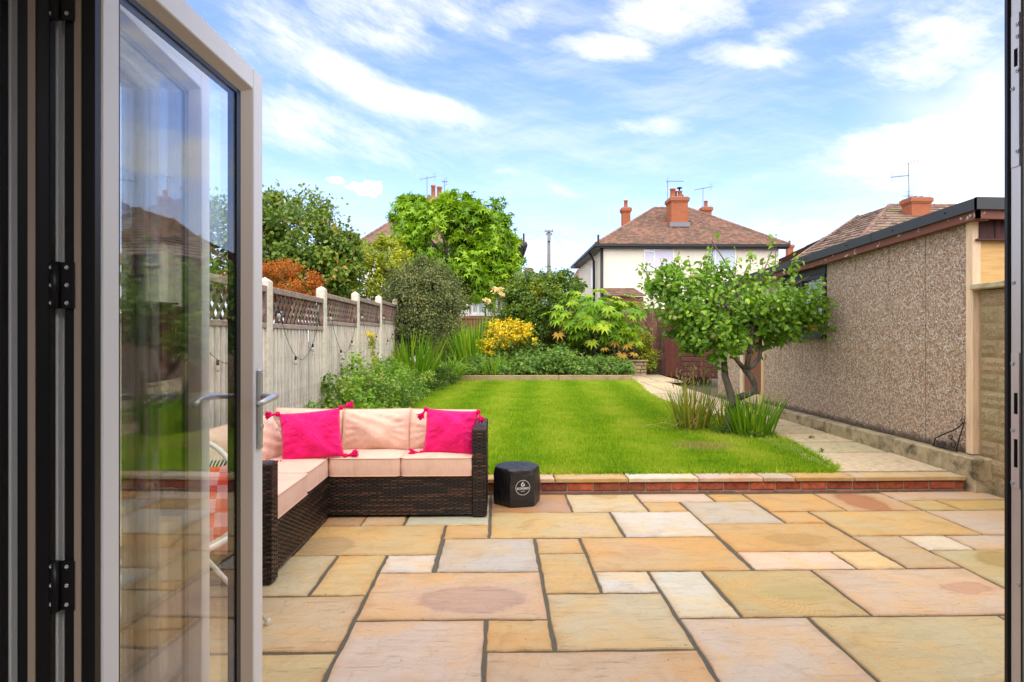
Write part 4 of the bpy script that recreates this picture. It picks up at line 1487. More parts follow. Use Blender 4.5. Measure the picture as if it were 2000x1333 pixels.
# grey lean-to roof to the right of it
b = MB()
q0, q1 = at(1024, 540, 33), at(1052, 540, 33)
roof_plane(b, q0, q1, at(1024, 523, 34.5), at(1036, 523, 34.5), 8, .25, rr, .03)
o = b.build('porch_roof', M_tile2, hl)
tag(o, kind='stuff')
# far gable glimpsed left of the cream house
fh = tag(empty('far_house'), 'tiny red roof end of a distant house left of the cream house', 'house')
b = MB()
q = [at(1120, 540, 60), at(1150, 540, 60), at(1150, 526, 63), at(1128, 526, 63)]
roof_plane(b, q[0], q[1], q[3], q[2], 8, .5, rr, .03)
tag(b.build('roof', M_tile, fh), kind='stuff')
MB().bx(q[0].x, q[1].x, 60.2, 66, 0, q[0].z - .05).build('wall', M_brickwall, fh)
fh2 = tag(empty('distant_house'), 'distant house with small chimney showing right of the cream house roof', 'house')
b = MB()
q = [at(1524, 520, 55), at(1590, 520, 55), at(1580, 500, 58), at(1540, 500, 58)]
roof_plane(b, q[0], q[1], q[3], q[2], 8, .5, rr, .03)
tag(b.build('roof', M_tile3, fh2), kind='stuff')
MB().bx(q[0].x, q[1].x, 55.2, 60, 0, q[0].z - .05).build('wall', M_brickwall, fh2)
p0 = at(1542, 480, 57)
stack('chimney', fh2, p0.x, 57, p0.z - 2, p0.z, .5, .5, ((0, 0, .1, .4),))

# ---- tiled hip roof of the house beyond the garage
RY = 30.0
hr = tag(empty('tiled_house'), 'house with brown ribbed tile roof, skylight and square chimney beyond the garage', 'house')
b = MB()
eL, apexL, apexR = at(1540, 515, RY), at(1737, 402, RY + 4.4), at(1830, 402, RY + 4.4)
dwn = 515
ef = Vector((at(1560, 560, 24.5).x, 24.5, eL.z - .1))
hipB = at(1655, 494, 25.5)
bk = Vector((hipB.x - .6, RY + 11, hipB.z))
hb = Vector(at(1545, 512, 31.5))
# left flank (faces left), then the face towards us
roof_plane(b, hb, hipB, apexL + Vector((0, 3.0, 0)), apexL, 16, .30, rr, .05)
er = Vector((hipB.x + 13, hipB.y, hipB.z))
roof_plane(b, hipB, er, apexL, apexR + Vector((4, 0, 0)), 17, .30, rr, .05)
roof_plane(b, (er.x, RY + 9.5, hipB.z), (hb.x, RY + 9.5, hipB.z), apexR + Vector((4, 0, 0)), apexL, 10, .6, rr, .05)
tag(b.build('roof', M_tile2, hr), kind='stuff')
b = MB()
ridge(b, hipB, apexL, .12)
ridge(b, apexL, apexR + Vector((4, 0, 0)), .12)
ridge(b, hb, apexL + Vector((0, 3.0, 0)), .1)
tag(b.build('ridge_tiles', M_tile3, hr), kind='stuff')
MB().prism([(hb.x + .6, hb.y, 0), (hipB.x + .6, hipB.y + .5, 0), (er.x - .5, er.y + .5, 0), (er.x - .5, RY + 9, 0), (hb.x + .6, RY + 9, 0)], (0, 0, hipB.z - .1)).build('wall', M_brickwall, hr)
c0, c1, ct = at(1779, 430, RY + 1.8), at(1820, 430, RY + 1.8), at(1800, 387, RY + 1.8)
stack('chimney', hr, (c0.x + c1.x) / 2, RY + 2.2, c0.z - 1.6, ct.z, c1.x - c0.x - .1, .8, ((-.3, 0, .09, .10), (-.05, 0, .1, .13), (.25, 0, .1, .12)))
# skylight lying on the slope
s0, s1, s2, s3 = at(1742, 423, RY + 3.1), at(1766, 423, RY + 3.1), at(1775, 433, RY + 2.4), at(1755, 435, RY + 2.4)
k = Vector((0, -.1, .1))
sk = MB().add([s0 + k, s1 + k, s2 + k, s3 + k, s0 - k, s1 - k, s2 - k, s3 - k], [(0, 1, 2, 3), (0, 4, 5, 1), (1, 5, 6, 2), (2, 6, 7, 3), (3, 7, 4, 0)]).build('skylight', M_white, hr)
kk = Vector((0, -.13, .13))
cen = (s0 + s1 + s2 + s3) / 4
MB().add([cen + (p - cen) * .72 + kk for p in (s0, s1, s2, s3)], [(0, 1, 2, 3)]).build('pane', M_wglass2, sk)
aerial(at(1776, 405, RY + 2), at(1774, 318, RY + 2), ((.05, 1.25, 12, .06, 20), (.68, 1.0, 182, .45, -6), (1.75, .5, 60, 0, 30)), 'tall television aerial with three antennas beside the chimney beyond the garage', elems=6)

# ---- telegraph pole with its wires
tp = tag(empty('utility_pole', at(1072, 535, 46)), 'grey wooden utility pole with insulators standing between the two houses', 'pole')
pb_ = tp.location.copy()
pt = at(1072, 450, 46)
pole_m = plain('pole_wood', (.22, .20, .18), .9, .2, var=.2)
MB().tube([(0, 0, -4), (0, 0, 0), pt - pb_], [.15, .14, .11], 10).build('pole', pole_m, tp, True)
hd_ = MB()
for dz in (.10, .35):
    hd_.box((0, -.12, (pt - pb_).z - dz), (.62 if dz < .2 else .5, .1, .09))
for dx in (-.26, .26, -.16, .16):
    hd_.lathe([(.03, -.02), (.045, .05), (.02, .11)], (dx, -.12, (pt - pb_).z - .06 if abs(dx) > .2 else (pt - pb_).z - .3), 8)
hd_.build('insulators', M_steel, tp)
MB().box((.0, -.16, (pt - pb_).z - .62), (.22, .2, .42)).build('junction_box', M_steel, tp)
wr = MB()
for (dx, end, sag) in ((-.3, at(1010, 470, 34), .2), (.25, at(1160, 520, 40), .5), (-.3, at(760, 430, 60), .6), (.3, at(1190, 475, 60), .5), (.2, at(1130, 530, 37), .2)):
    a_ = Vector((dx, -.1, (pt - pb_).z - .1))
    e_ = end - pb_
    wr.tube([a_.lerp(e_, t / 10) - Vector((0, 0, sag * 4 * (t / 10) * (1 - t / 10))) for t in range(11)], .006, 4)
wr.build('wires', M_gutter, tp)

# ---- rear boundary: low brick wall, brown board fence, horizontal board screen
rw = tag(MB().bx(-2.1, 4.15, 19.4, 19.62, 0, 1.92).bx(-2.1, 4.2, 19.37, 19.65, 1.92, 2.0).build('rear_wall', M_brickwall), 'dark red brick wall behind the shrubs at the back of the garden', 'wall')
M_brown = tinted('brown_board', .75, .25, 4, .45, .4, grain=(7, 7, .7), dirt=(.34, .20, .14, .6))
bf = tag(empty('brown_fence', (3.9, 18.9, 0)), 'tall weathered brown vertical board fence in the back corner', 'fence')
for j in range(15):
    o = MB().box((0, 0, 1.18), (.122, .022, 2.1), ch=.005).build('board', M_brown, bf, color=jit((.145, .062, .045), .3)) if j == 0 else copyobj(o, bf, None, jit((.145, .062, .045), .3))
    o.location = (.06 + j * .125, rnd.uniform(-.006, .006), rnd.uniform(-.02, .02))
MB().bx(0, 1.9, .015, .06, .6, .7).bx(0, 1.9, .015, .06, 1.7, 1.8).build('rail', M_brown, bf, color=(.12, .05, .04))
# shed with horizontal boards
sA, sB = Vector((4.70, 17.15, 0)), Vector((6.0, 15.85, 0))
M_shed = tinted('shed_board', .6, .3, 4, .3, .3, grain=(2, 8, 8))
shd = tag(empty('board_shed', sA), 'reddish brown shed with horizontal boards beside the garage', 'shed')
dS = (sB - sA).normalized()
nS = Vector((dS.y, -dS.x, 0))
if nS.y > 0:
    nS = -nS
MS = Matrix((dS, -nS, Vector((0, 0, 1)))).transposed()
yaw_s = math.atan2(dS.y, dS.x)
shd.rotation_euler = (0, 0, yaw_s)
Ls = (sB - sA).length
for j in range(5):
    o = MB().box((0, 0, 1.22), (.085, .03, 1.96), ch=.006).build('board', M_shed, shd, color=jit((.115, .036, .026), .15)) if j == 0 else copyobj(o, shd, None, jit((.115, .036, .026), .15))
    o.location = (.04 + .087 * j, -.02, .02)
MB().bx(.0, .03, -.0, 1.5, .26, 2.15).build('side_wall', M_shed, shd, color=(.12, .035, .03))
for j in range(14):
    o = MB().box((0, 0, 0), (Ls - .46, .03, .126), ch=.008).build('board', M_shed, shd, color=jit((.120, .048, .034), .16)) if j == 0 else copyobj(o, shd, None, jit((.120, .048, .034), .16))
    o.location = (.46 + (Ls - .46) / 2, -.004, .34 + j * .136)
    o.rotation_euler = (R(5), 0, 0)
MB().bx(.45, Ls, .02, .05, .26, 2.15).build('back_board', M_shed, shd, color=(.05, .018, .014))
MB().box((.46 + .62, -.03, 1.2), (.07, .03, 1.86), ch=.004).build('cover_strip', M_shed, shd, color=(.14, .038, .03))
MB().prism([(-.1, -.15, 2.18), (Ls + .1, -.15, 2.18), (Ls + .1, 1.6, 2.3), (-.1, 1.6, 2.3)], (0, 0, .05)).build('roof', M_felt, shd)
# small walling-stone planter in the corner
M_wstone = tinted('walling_stone', .85, .2, 20, .35, .7, dirt=(.12, .11, .05, .4))
pw = tag(empty('stone_planter', (3.55, 17.3, .24)), 'small buff stone planter wall in the back corner by the shed', 'planter')
MB().bx(-.35, .62, .02, .16, -.1, .40).build('wall_core', plain('planter_mortar', (.2, .16, .1), .9, .2), pw)
for r_ in range(4):
    xx = -.36 - (.1 if r_ % 2 else 0)
    while xx < .6:
        w_ = rr.choice([.2, .26, .3])
        a_, b2 = max(xx, -.36), min(xx + w_, .64)
        if b2 - a_ > .05:
            o = MB().box((0, 0, 0), (b2 - a_ - .012, .11, .088), ch=.012).build('stone', M_wstone, pw, color=jit((.40, .31, .17), .2, rr))
            o.location = ((a_ + b2) / 2, .02, .05 + r_ * .1)
        xx += w_
MB().bx(-.4, .68, -.07, .18, .425, .465, ch=.01).build('coping_slab', M_wstone, pw, color=(.42, .30, .16))

# ================================================================ PLANTING
M_bark = tinted('bark', .9, .2, 14, .6, 1.0, grain=(1, 1, .4), dirt=(.20, .19, .15, .5), bdist=.04)
GREENS = dict(
    lilac=[(0, (.040, .085, .020)), (.5, (.075, .15, .030)), (.85, (.13, .21, .045)), (1, (.26, .15, .06))],
    fresh=[(0, (.055, .14, .008)), (.5, (.11, .25, .012)), (1, (.25, .42, .035))],
    lime=[(0, (.075, .14, .012)), (.5, (.17, .25, .02)), (1, (.36, .38, .04))],
    grey=[(0, (.035, .062, .030)), (.5, (.072, .110, .055)), (.9, (.15, .175, .10)), (1, (.30, .27, .10))],
    deep=[(0, (.03, .075, .012)), (.6, (.065, .14, .022)), (1, (.15, .23, .04))],
    apple=[(0, (.04, .11, .014)), (.5, (.085, .20, .02)), (.8, (.13, .27, .03)), (1, (.19, .34, .05))],
    fatsia=[(0, (.08, .22, .012)), (.5, (.16, .36, .016)), (1, (.34, .50, .05))],
    blade=[(0, (.05, .15, .012)), (.6, (.10, .25, .016)), (1, (.22, .34, .035))],
    iris=[(0, (.10, .20, .025)), (.6, (.17, .28, .04)), (.85, (.30, .30, .07)), (1, (.40, .28, .11))],
    rust=[(0, (.13, .045, .010)), (.5, (.28, .095, .012)), (1, (.42, .19, .03))],
    gold=[(0, (.46, .42, .02)), (.5, (.63, .58, .03)), (1, (.68, .66, .12))],
    herb=[(0, (.055, .13, .035)), (.5, (.11, .22, .045)), (.8, (.19, .30, .06)), (1, (.20, .21, .22))],
    ger=[(0, (.045, .115, .035)), (.5, (.085, .19, .05)), (.9, (.16, .26, .08)), (1, (.17, .18, .30))])
BOOST = dict(lilac=1.6, fresh=1.5, lime=1.45, grey=1.6, deep=1.45, apple=1.55, fatsia=1.15, blade=1.5, iris=1.3, rust=1.25, gold=1.05, herb=1.6, ger=1.6)
GREENS = {k: [(p, tuple(min(.85, x * BOOST[k] * (1.22, 1.02, .62)[q]) for q, x in enumerate(c))) for p, c in v] for k, v in GREENS.items()}
LM = {k: leafmat('leaf_' + k, v) for k, v in GREENS.items()}


def limbs(base, top, spread, n, r0, seed):
    """trunk and a few rising limbs"""
    q = random.Random(seed)
    base, top = Vector(base), Vector(top)
    out = [([base, base.lerp(top, .5) + Vector((q.uniform(-.1, .1), q.uniform(-.1, .1), 0)), top], [r0, r0 * .8, r0 * .55])]
    for i in range(n):
        a = 2 * math.pi * (i + q.random() * .6) / n
        s = base.lerp(top, q.uniform(.5, 1.0))
        e = s + Vector((math.cos(a) * spread[0] * q.uniform(.6, 1), math.sin(a) * spread[1] * q.uniform(.6, 1), spread[2] * q.uniform(.4, 1)))
        mid = s.lerp(e, .5) + Vector((0, 0, spread[2] * .12))
        out.append(([s, mid, e], [r0 * .5, r0 * .33, r0 * .12]))
    return out


def crown(name, label, cat, ells, base, top, spread, r0, n, size, mat, tmpl=OVAL, clumps=120, sp=.15, shell=.55, seed=1, nl=9, up=.5, droop=.25, tonew=.5, group=None):
    t = tag(empty(name, (base[0], base[1], base[2])), label, cat, group)
    off = Vector(base)
    tr_ = limbs(base, top, spread, nl, r0, seed)
    tr_ = [([p - off for p in ps], rs) for ps, rs in tr_]
    trunk('trunk', tr_, M_bark, t)
    ee = [(e[0] - off.x, e[1] - off.y, e[2] - off.z, e[3], e[4], e[5]) for e in ells]
    foliage('crown', ee, n, size, mat, tmpl, clumps, sp, shell, t, up, droop, tonew)
    return t


def E(px, py, Y, rx, rz, ry=None):
    """ellipsoid from its centre and radii in photo pixels at depth Y"""
    p = at(px, py, Y)
    k = Y / FOC
    return (p.x, Y, p.z, rx * k, (ry or (rx + rz) / 2) * k, rz * k)


crown('broadleaf_tree', 'big dense green tree with browning flower heads behind the fence', 'tree',
      [E(575, 470, 16, 105, 102), E(450, 480, 15.6, 120, 100), E(655, 505, 16.2, 52, 62), E(590, 540, 15.8, 110, 60), E(520, 420, 16, 60, 55)],
      (-5.3, 16, .1), (-5.3, 16, 2.4), (1.5, 1.2, 1.6), .13, 24000, .115, LM['lilac'], OVAL, 380, .12, .42, 3)
crown('shrub_tree', 'loose yellow green shrub between the big tree and the bright star leaved tree', 'shrub',
      [E(700, 535, 17.5, 80, 66), E(755, 505, 17.8, 40, 44), E(650, 560, 17, 50, 45), E(790, 545, 17.2, 50, 50)],
      (-3.9, 17.4, .1), (-3.9, 17.4, 1.8), (1.0, .8, 1.3), .06, 10500, .10, LM['lime'], OVAL, 200, .13, .45, 5)
crown('rust_shrub', 'dense orange brown shrub rising over the lattice fence top', 'shrub',
      [E(560, 550, 11.5, 62, 36), E(505, 560, 11.3, 70, 42), E(612, 565, 11.6, 30, 26), E(545, 590, 11.4, 80, 30)],
      (-3.9, 11.5, .1), (-3.9, 11.5, 1.5), (.5, .4, .6), .05, 13000, .042, LM['rust'], DIAM, 110, .14, .75, 7, up=.9, tonew=.65)
crown('maple_tree', 'bright green tree with star shaped leaves and round crown behind the garden', 'tree',
      [E(880, 480, 23, 105, 88), E(815, 425, 23, 48, 42), E(940, 450, 23, 55, 55), E(885, 410, 23, 28, 46), E(950, 520, 22.6, 60, 58), E(790, 400, 23, 28, 16), E(900, 555, 22.4, 70, 40), E(965, 480, 22.8, 45, 60)],
      (-1.7, 23, .1), (-1.7, 23, 4.0), (1.6, 1.2, 2.2), .13, 9500, .22, LM['fresh'], STAR5, 210, .13, .55, 9, up=.7, droop=.45)
crown('round_bush', 'large rounded grey green small leaved bush at the end of the fence', 'bush',
      [E(828, 600, 13.4, 72, 88), E(800, 560, 13.4, 48, 48), E(855, 585, 13.4, 46, 60), E(830, 545, 13.4, 50, 38), E(800, 650, 13.2, 45, 45)],
      (-1.6, 13.4, .2), (-1.6, 13.4, 1.2), (.5, .5, .9), .05, 46000, .046, LM['grey'], OVAL, 420, .13, .35, 11, nl=12)
# rose with yellow blooms
rt = tag(empty('rose_bush', (-.02, 17.6, .3)), 'tall rose bush with large pale yellow blooms before the white window', 'rose')
off = Vector(rt.location)
trunk('stem', [([Vector((0, 0, 0)), (at(962, 600, 17.6) - off), (at(972, 572, 17.6) - off)], [.012, .009, .006]), ([Vector((0, 0, .0)), (at(955, 620, 17.5) - off), (at(950, 585, 17.5) - off)], [.012, .009, .006])], LM['deep'], rt, 6)
foliage('leaves', [tuple(at(958, 612, 17.6) - off) + (.26, .2, .34), tuple(at(965, 640, 17.6) - off) + (.3, .2, .3)], 420, .07, LM['deep'], OVAL, 24, .2, .2, rt)
m_rose = leafmat('rose_petal', [(0, (.78, .55, .16)), (.5, (.85, .70, .36)), (1, (.88, .74, .52))], .25, .6, .2)
for (px, py, s) in ((972, 567, .165), (951, 588, .13), (982, 577, .08)):
    q = 60
    P = np.array(at(px, py, 17.55) - off)[None] + rng.normal(size=(q, 3)) * s * np.array([.30, .3, .20])
    O = P - np.array(at(px, py, 17.55) - off)[None]
    leaves('bloom', OVAL, P, O * 5 + rng.normal(size=(q, 3)) * .4, O * 4 + np.array([[0, -.6, .6]]) + rng.normal(size=(q, 3)) * .3, np.full(q, s * .55), m_rose, rt)
# mixed evergreen shrub with yellow young shoots
crown('evergreen_shrub', 'bushy dark green shrub with yellowish shoots right of the pale extension', 'shrub',
      [E(1058, 582, 18.3, 74, 54), E(1015, 600, 18.2, 38, 46), E(1100, 565, 18.4, 40, 34), E(1060, 550, 18.3, 40, 20), E(1035, 640, 18, 40, 30)],
      (1.3, 18.3, .3), (1.3, 18.3, 1.5), (.6, .5, .9), .05, 14000, .085, LM['deep'], OVAL, 230, .14, .35, 13)
b_ = foliage('crown', [E(1040, 560, 18.15, 30, 18)[:3] + (.45, .35, .3), E(1030, 590, 18.0, 20, 25)[:3] + (.35, .25, .4), E(1075, 575, 18.0, 40, 30)[:3] + (.5, .3, .3)], 1700, .07, LM['lime'], OVAL, 50, .18, .4)
b_.name = 'yellow_shoots'
b_.parent = bpy.data.objects['evergreen_shrub']
b_.location = -Vector(b_.parent.location)
# golden shrub
yz = tag(empty('golden_shrub', (.25, 16.9, .35)), 'bright yellow flowering shrub in the middle of the back border', 'shrub')
off = Vector(yz.location)


def rel(e):
    return (e[0] - off.x, e[1] - off.y, e[2] - off.z) + tuple(e[3:])


trunk('stem', limbs((0, 0, 0), (0, 0, .4), (.5, .3, .5), 8, .02, 4), M_bark, yz, 6)
foliage('leaves', [rel(E(985, 668, 16.9, 50, 40)), rel(E(1030, 668, 17, 30, 30))], 2600, .06, LM['deep'], OVAL, 60, .2, .3, yz)
foliage('yellow_leaves', [rel(E(990, 645, 16.75, 42, 20)), rel(E(965, 668, 16.65, 28, 22)), rel(E(1020, 650, 16.8, 22, 20)), rel(E(1040, 665, 16.7, 8, 8)), rel(E(955, 688, 16.5, 16, 8))], 3400, .065, LM['gold'], OVAL, 100, .16, .5, yz, up=.9)
# fatsia: each big leaf is a piece of its own
ft_ = tag(empty('fatsia_shrub', (2.7, 17.2, .35)), 'spreading shrub with large bright lime green hand shaped leaves', 'shrub')
off = Vector(ft_.location)
trunk('stem', limbs((0, 0, 0), (0, .1, 1.0), (1.0, .6, .75), 11, .028, 6), M_bark, ft_, 6)
fv, ff = star(8, 270, .42, .22)
bb = MB()
bb.add(fv, [tuple(f) for f in ff])
fme = bb.mesh('leaf')
fme.attributes.remove(fme.attributes['rnd'])
fme.materials.append(LM['fatsia'])
old = leafmat('leaf_fatsia_old', [(0, (.50, .27, .03)), (1, (.62, .42, .06))])
fme_old = fme.copy()
fme_old.materials.clear()
fme_old.materials.append(old)
fells = [rel(E(1165, 612, 17.1, 82, 34)), rel(E(1215, 622, 17.1, 36, 34)), rel(E(1120, 612, 17.1, 45, 34)), rel(E(1165, 585, 17.2, 50, 22)), rel(E(1160, 640, 17.0, 66, 24)), rel(E(1215, 650, 17.0, 28, 20))]
P, O, tone = crown_points(fells, 285, 90, .2, .6)
extra = np.array([at(px, py, 16.75) - off for px, py in ((1150, 665), (1215, 690), (1200, 665), (1180, 680), (1225, 672), (1195, 700), (1090, 650), (1240, 690))])
for i in range(len(P) + len(extra)):
    oldl = i >= len(P)
    p = Vector(P[i]) if not oldl else Vector(extra[i - len(P)])
    o_ = Vector(O[i]) if not oldl else Vector((rnd.uniform(-.5, .5), -1, -.2))
    z = (o_ * .35 + Vector((rnd.uniform(-.35, .35), rnd.uniform(-.6, .1), .9))).normalized()
    y = Vector((o_.x + rnd.uniform(-.5, .5), o_.y + rnd.uniform(-.5, .5) - .2, -.25))
    x_ = y.cross(z).normalized()
    y = z.cross(x_)
    s = rnd.uniform(.20, .32) * (.8 if oldl else 1)
    M4 = Matrix((x_ * s, y * s, z * s)).transposed().to_4x4()
    M4.translation = p
    o = link('leaf', fme_old if (oldl and i % 8 != 5) else fme, None, ft_)
    o.matrix_basis = M4


def strap_plant(name, label, cat, base, rx, ry, n, ln, wd, mat, lean=.35, bend=.5, group=None, seg=6):
    t = tag(empty(name, base), label, cat, group)
    a = rng.uniform(0, 2 * np.pi, n)
    r_ = np.sqrt(rng.random(n))
    B_ = np.stack([np.cos(a) * r_ * rx, np.sin(a) * r_ * ry, np.zeros(n)], 1)
    D_ = np.stack([np.cos(a) * r_ * lean + rng.normal(size=n) * lean * .4, np.sin(a) * r_ * lean + rng.normal(size=n) * lean * .4, np.ones(n)], 1)
    blades('leaves', B_, D_, ln * rng.uniform(.6, 1.1, n), wd * rng.uniform(.7, 1.2, n), bend * rng.uniform(.4, 1.4, n), mat, t, seg)
    return t


strap_plant('crocosmia_clump', 'tall clump of bright green sword leaves beside the round bush', 'plant', (-1.75, 12.7, .2), .34, .30, 240, 1.28, .042, LM['blade'], .40, .30)
strap_plant('crocosmia_clump', 'upright green sword leaved clump left of the yellow shrub', 'plant', (-.55, 17.0, .35), .48, .3, 230, 1.6, .045, LM['blade'], .35, .22)
strap_plant('daylily_clump', 'low arching strap leaved clump at the left corner of the timber edging', 'plant', (-1.15, 15.35, .3), .25, .2, 170, .85, .028, LM['blade'], .9, 1.5)
strap_plant('daylily_clump', 'small grassy upright clump just behind the middle of the timber edging', 'plant', (-.05, 15.8, .33), .28, .15, 90, .62, .020, LM['blade'], .3, .5)
# geraniums and other low plants along the back border
spots = [(-.55, 16.2, .42, .40), (.30, 16.05, .48, .36), (.95, 16.0, .46, .46), (1.55, 16.1, .5, .55), (2.15, 15.95, .48, .50), (2.75, 16.1, .44, .46), (3.2, 16.05, .34, .36), (-.1, 16.6, .45, .62), (.8, 16.8, .5, .75), (1.7, 16.7, .5, .7)]
desc = ['left of the small grassy clump', 'below the yellow shrub, left one', 'below the yellow shrub, right one', 'in the middle of the border under the evergreen shrub', 'spilling over the edging under the lime hand shaped leaves', 'under the right side of the lime hand shaped leaves', 'at the right end of the timber edging', 'close to the left foot of the yellow shrub', 'close to the right foot of the yellow shrub', 'under the left side of the lime hand shaped leaves']
for (x_, y_, r_, h_), d_ in zip(spots, desc):
    t = tag(empty('border_plant', (x_, y_, .34)), 'mounded blue flecked green plant ' + d_, 'plant', 'mounded plants along the back border')
    foliage('leaves', [(0, 0, h_ * .5, r_, r_ * .7, h_ * .62)], 1500, .062, LM['ger'], STAR5, 60, .2, .6, t, up=.9)
# left border
herb_e, herb_l, herb_s = [], [], []
rq_ = random.Random(88)
for i in range(95):
    y_ = rq_.uniform(5.7, 12.2)
    f_ = (y_ - 5.7) / 6.5
    x_ = rq_.uniform(-2.02, -1.50 + .12 * f_)
    hgt = rq_.uniform(.10, .34) * (.75 + .8 * math.sin(min(1, f_ * 1.3) * math.pi * .75)) * (1.15 if x_ < -1.75 else .9)
    e_ = (x_, y_, gz(y_) + hgt * .75, rq_.uniform(.09, .20), rq_.uniform(.12, .28), hgt)
    (herb_l if i % 3 == 0 else herb_s if i % 7 == 1 else herb_e).append(e_)
tag(foliage('border_herbs', herb_e, 15000, .046, LM['herb'], OVAL, 420, .20, .45, None, up=.8, tonew=.65), 'tangled low green herbs with pale blue flecks along the fence foot', 'plants', kind='stuff')
tag(foliage('border_leafy_plants', herb_l, 6500, .065, LM['apple'], OVAL, 200, .22, .4, None, up=.7, tonew=.6), 'larger leaved fresh green plants scattered through the left border', 'plants', kind='stuff')
tag(foliage('border_grey_plants', herb_s, 5000, .050, LM['ger'], SLIM, 90, .25, .4, None, up=.2, droop=-.6, tonew=.6), 'narrow leaved grey green plants scattered through the left border', 'plants', kind='stuff')
tag(foliage('border_ground_cover', [(-.2, 16.1, .45, 1.0, .45, .22), (1.6, 16.2, .45, 1.4, .45, .25), (2.9, 16.3, .42, .5, .5, .22), (-1.2, 14.6, .4, .3, .9, .3), (-1.4, 13.4, .4, .35, .9, .35), (.8, 17.6, .5, 2.6, .6, .35), (3.9, 18.2, .4, .9, .5, .3)], 16000, .055, LM['deep'], OVAL, 360, .12, .3, None, up=.8), 'low dark green ground cover filling the back border', 'plants', kind='stuff')
# tall yellow flowering stem
fs = tag(empty('yellow_flower_stem', (-1.72, 9.3, .3)), 'tall thin flowering stem with yellow heads in front of the fence', 'flower')
P0 = at(724, 655, 9.3) - Vector(fs.location)
trunk('stem', [([Vector((0, 0, 0)), Vector((P0.x * .6, 0, P0.z * .55)), P0], [.007, .006, .004])], LM['blade'], fs, 5)
tt = rng.random(260) ** .7
P = np.outer(tt, np.array(P0)) + rng.normal(size=(260, 3)) * (.07 * (1.1 - tt))[:, None]
leaves('leaves', SLIM, P, rng.normal(size=(260, 3)), rng.normal(size=(260, 3)) + np.array([[0, 0, 1]]), np.full(260, .06), LM['lime'], fs)
P = np.array(P0)[None] + rng.normal(size=(70, 3)) * np.array([[.055, .04, .025]])
tag(leaves('flower_head', OVAL, P, rng.normal(size=(70, 3)), rng.normal(size=(70, 3)) + np.array([[0, 0, 1]]), np.full(70, .03), LM['gold'], fs), kind='stuff')
# climber on the second post
cl = tag(empty('climber', (-2.02, 7.5, .2)), 'small leafy climber at the foot of the second concrete fence post', 'climber')
P = np.stack([rng.normal(size=60) * .035, rng.normal(size=60) * .06, rng.random(60) ** .8 * .72], 1)
trunk('stem', [([Vector((0, 0, 0)), Vector((.0, .03, .35)), Vector((.01, -.02, .75))], [.005, .004, .003])], LM['deep'], cl, 5)
leaves('leaves', OVAL, P, rng.normal(size=(60, 3)) + np.array([[.3, -.2, -.6]]), rng.normal(size=(60, 3)) * .5 + np.array([[1, -.5, .3]]), rng.uniform(.05, .10, 60), LM['deep'], cl)
# corner plants by the shed
crown('corner_shrub', 'small yellow green leafy bush beside the brown shed corner', 'shrub', [(4.35, 17.7, .75, .26, .3, .5), (4.3, 17.8, 1.25, .22, .25, .42)], (4.35, 17.7, .2), (4.35, 17.7, .7), (.15, .15, .5), .015, 1700, .06, LM['lime'], OVAL, 50, .2, .4, 15)
wisp = tag(empty('wispy_plant', (3.75, 18.3, .4)), 'thin straggly plant with pale dry seed heads against the brown fence', 'plant')
n_ = 46
B_ = rng.normal(size=(n_, 3)) * np.array([[.16, .1, 0]])
D_ = rng.normal(size=(n_, 3)) * .22 + np.array([[0, 0, 1]])
blades('stem', B_, D_, rng.uniform(.8, 1.75, n_), np.full(n_, .012), rng.uniform(0, .5, n_), leafmat('dry_stem', [(0, (.20, .13, .07)), (1, (.36, .27, .17))]), wisp, 5, taper=0)
P = np.stack([rng.normal(size=240) * .28, rng.normal(size=240) * .15, rng.uniform(.3, 1.8, 240)], 1)
tag(leaves('seed_heads', OVAL, P, rng.normal(size=(240, 3)), rng.normal(size=(240, 3)), rng.uniform(.03, .06, 240), leafmat('seed_head', [(0, (.30, .22, .15)), (.5, (.5, .42, .36)), (1, (.25, .28, .08))]), wisp), kind='stuff')

dk = tag(empty('wall_climber', (1.0, 18.9, .35)), 'dark evergreen foliage covering the back wall behind the shrubs', 'climber')
foliage('leaves', [(-1.6, .1, .5, .9, .35, .8), (3.0, -.1, .7, .5, .3, .8), (-.4, .15, .4, .7, .3, .55), (.5, .2, .5, .7, .3, .6), (1.5, .1, .6, .9, .35, .9), (2.5, .1, .6, .8, .35, 1.1), (.9, .1, .9, .6, .3, .9), (1.9, .1, 1.0, .7, .3, .9), (-2.3, .1, .6, .6, .35, .8)], 22000, .075, LM['deep'], OVAL, 340, .15, .3, dk, up=.7)

# ---------------------------------------------------------------- apple tree
AY = 7.65
ap = tag(empty('apple_tree', at(1425, 850, AY)), 'small gnarled apple tree with spreading leafy crown at the lawn edge', 'tree')
off = Vector(ap.location)


def A_(px, py, dy=0):
    return at(px, py, AY + dy) - off


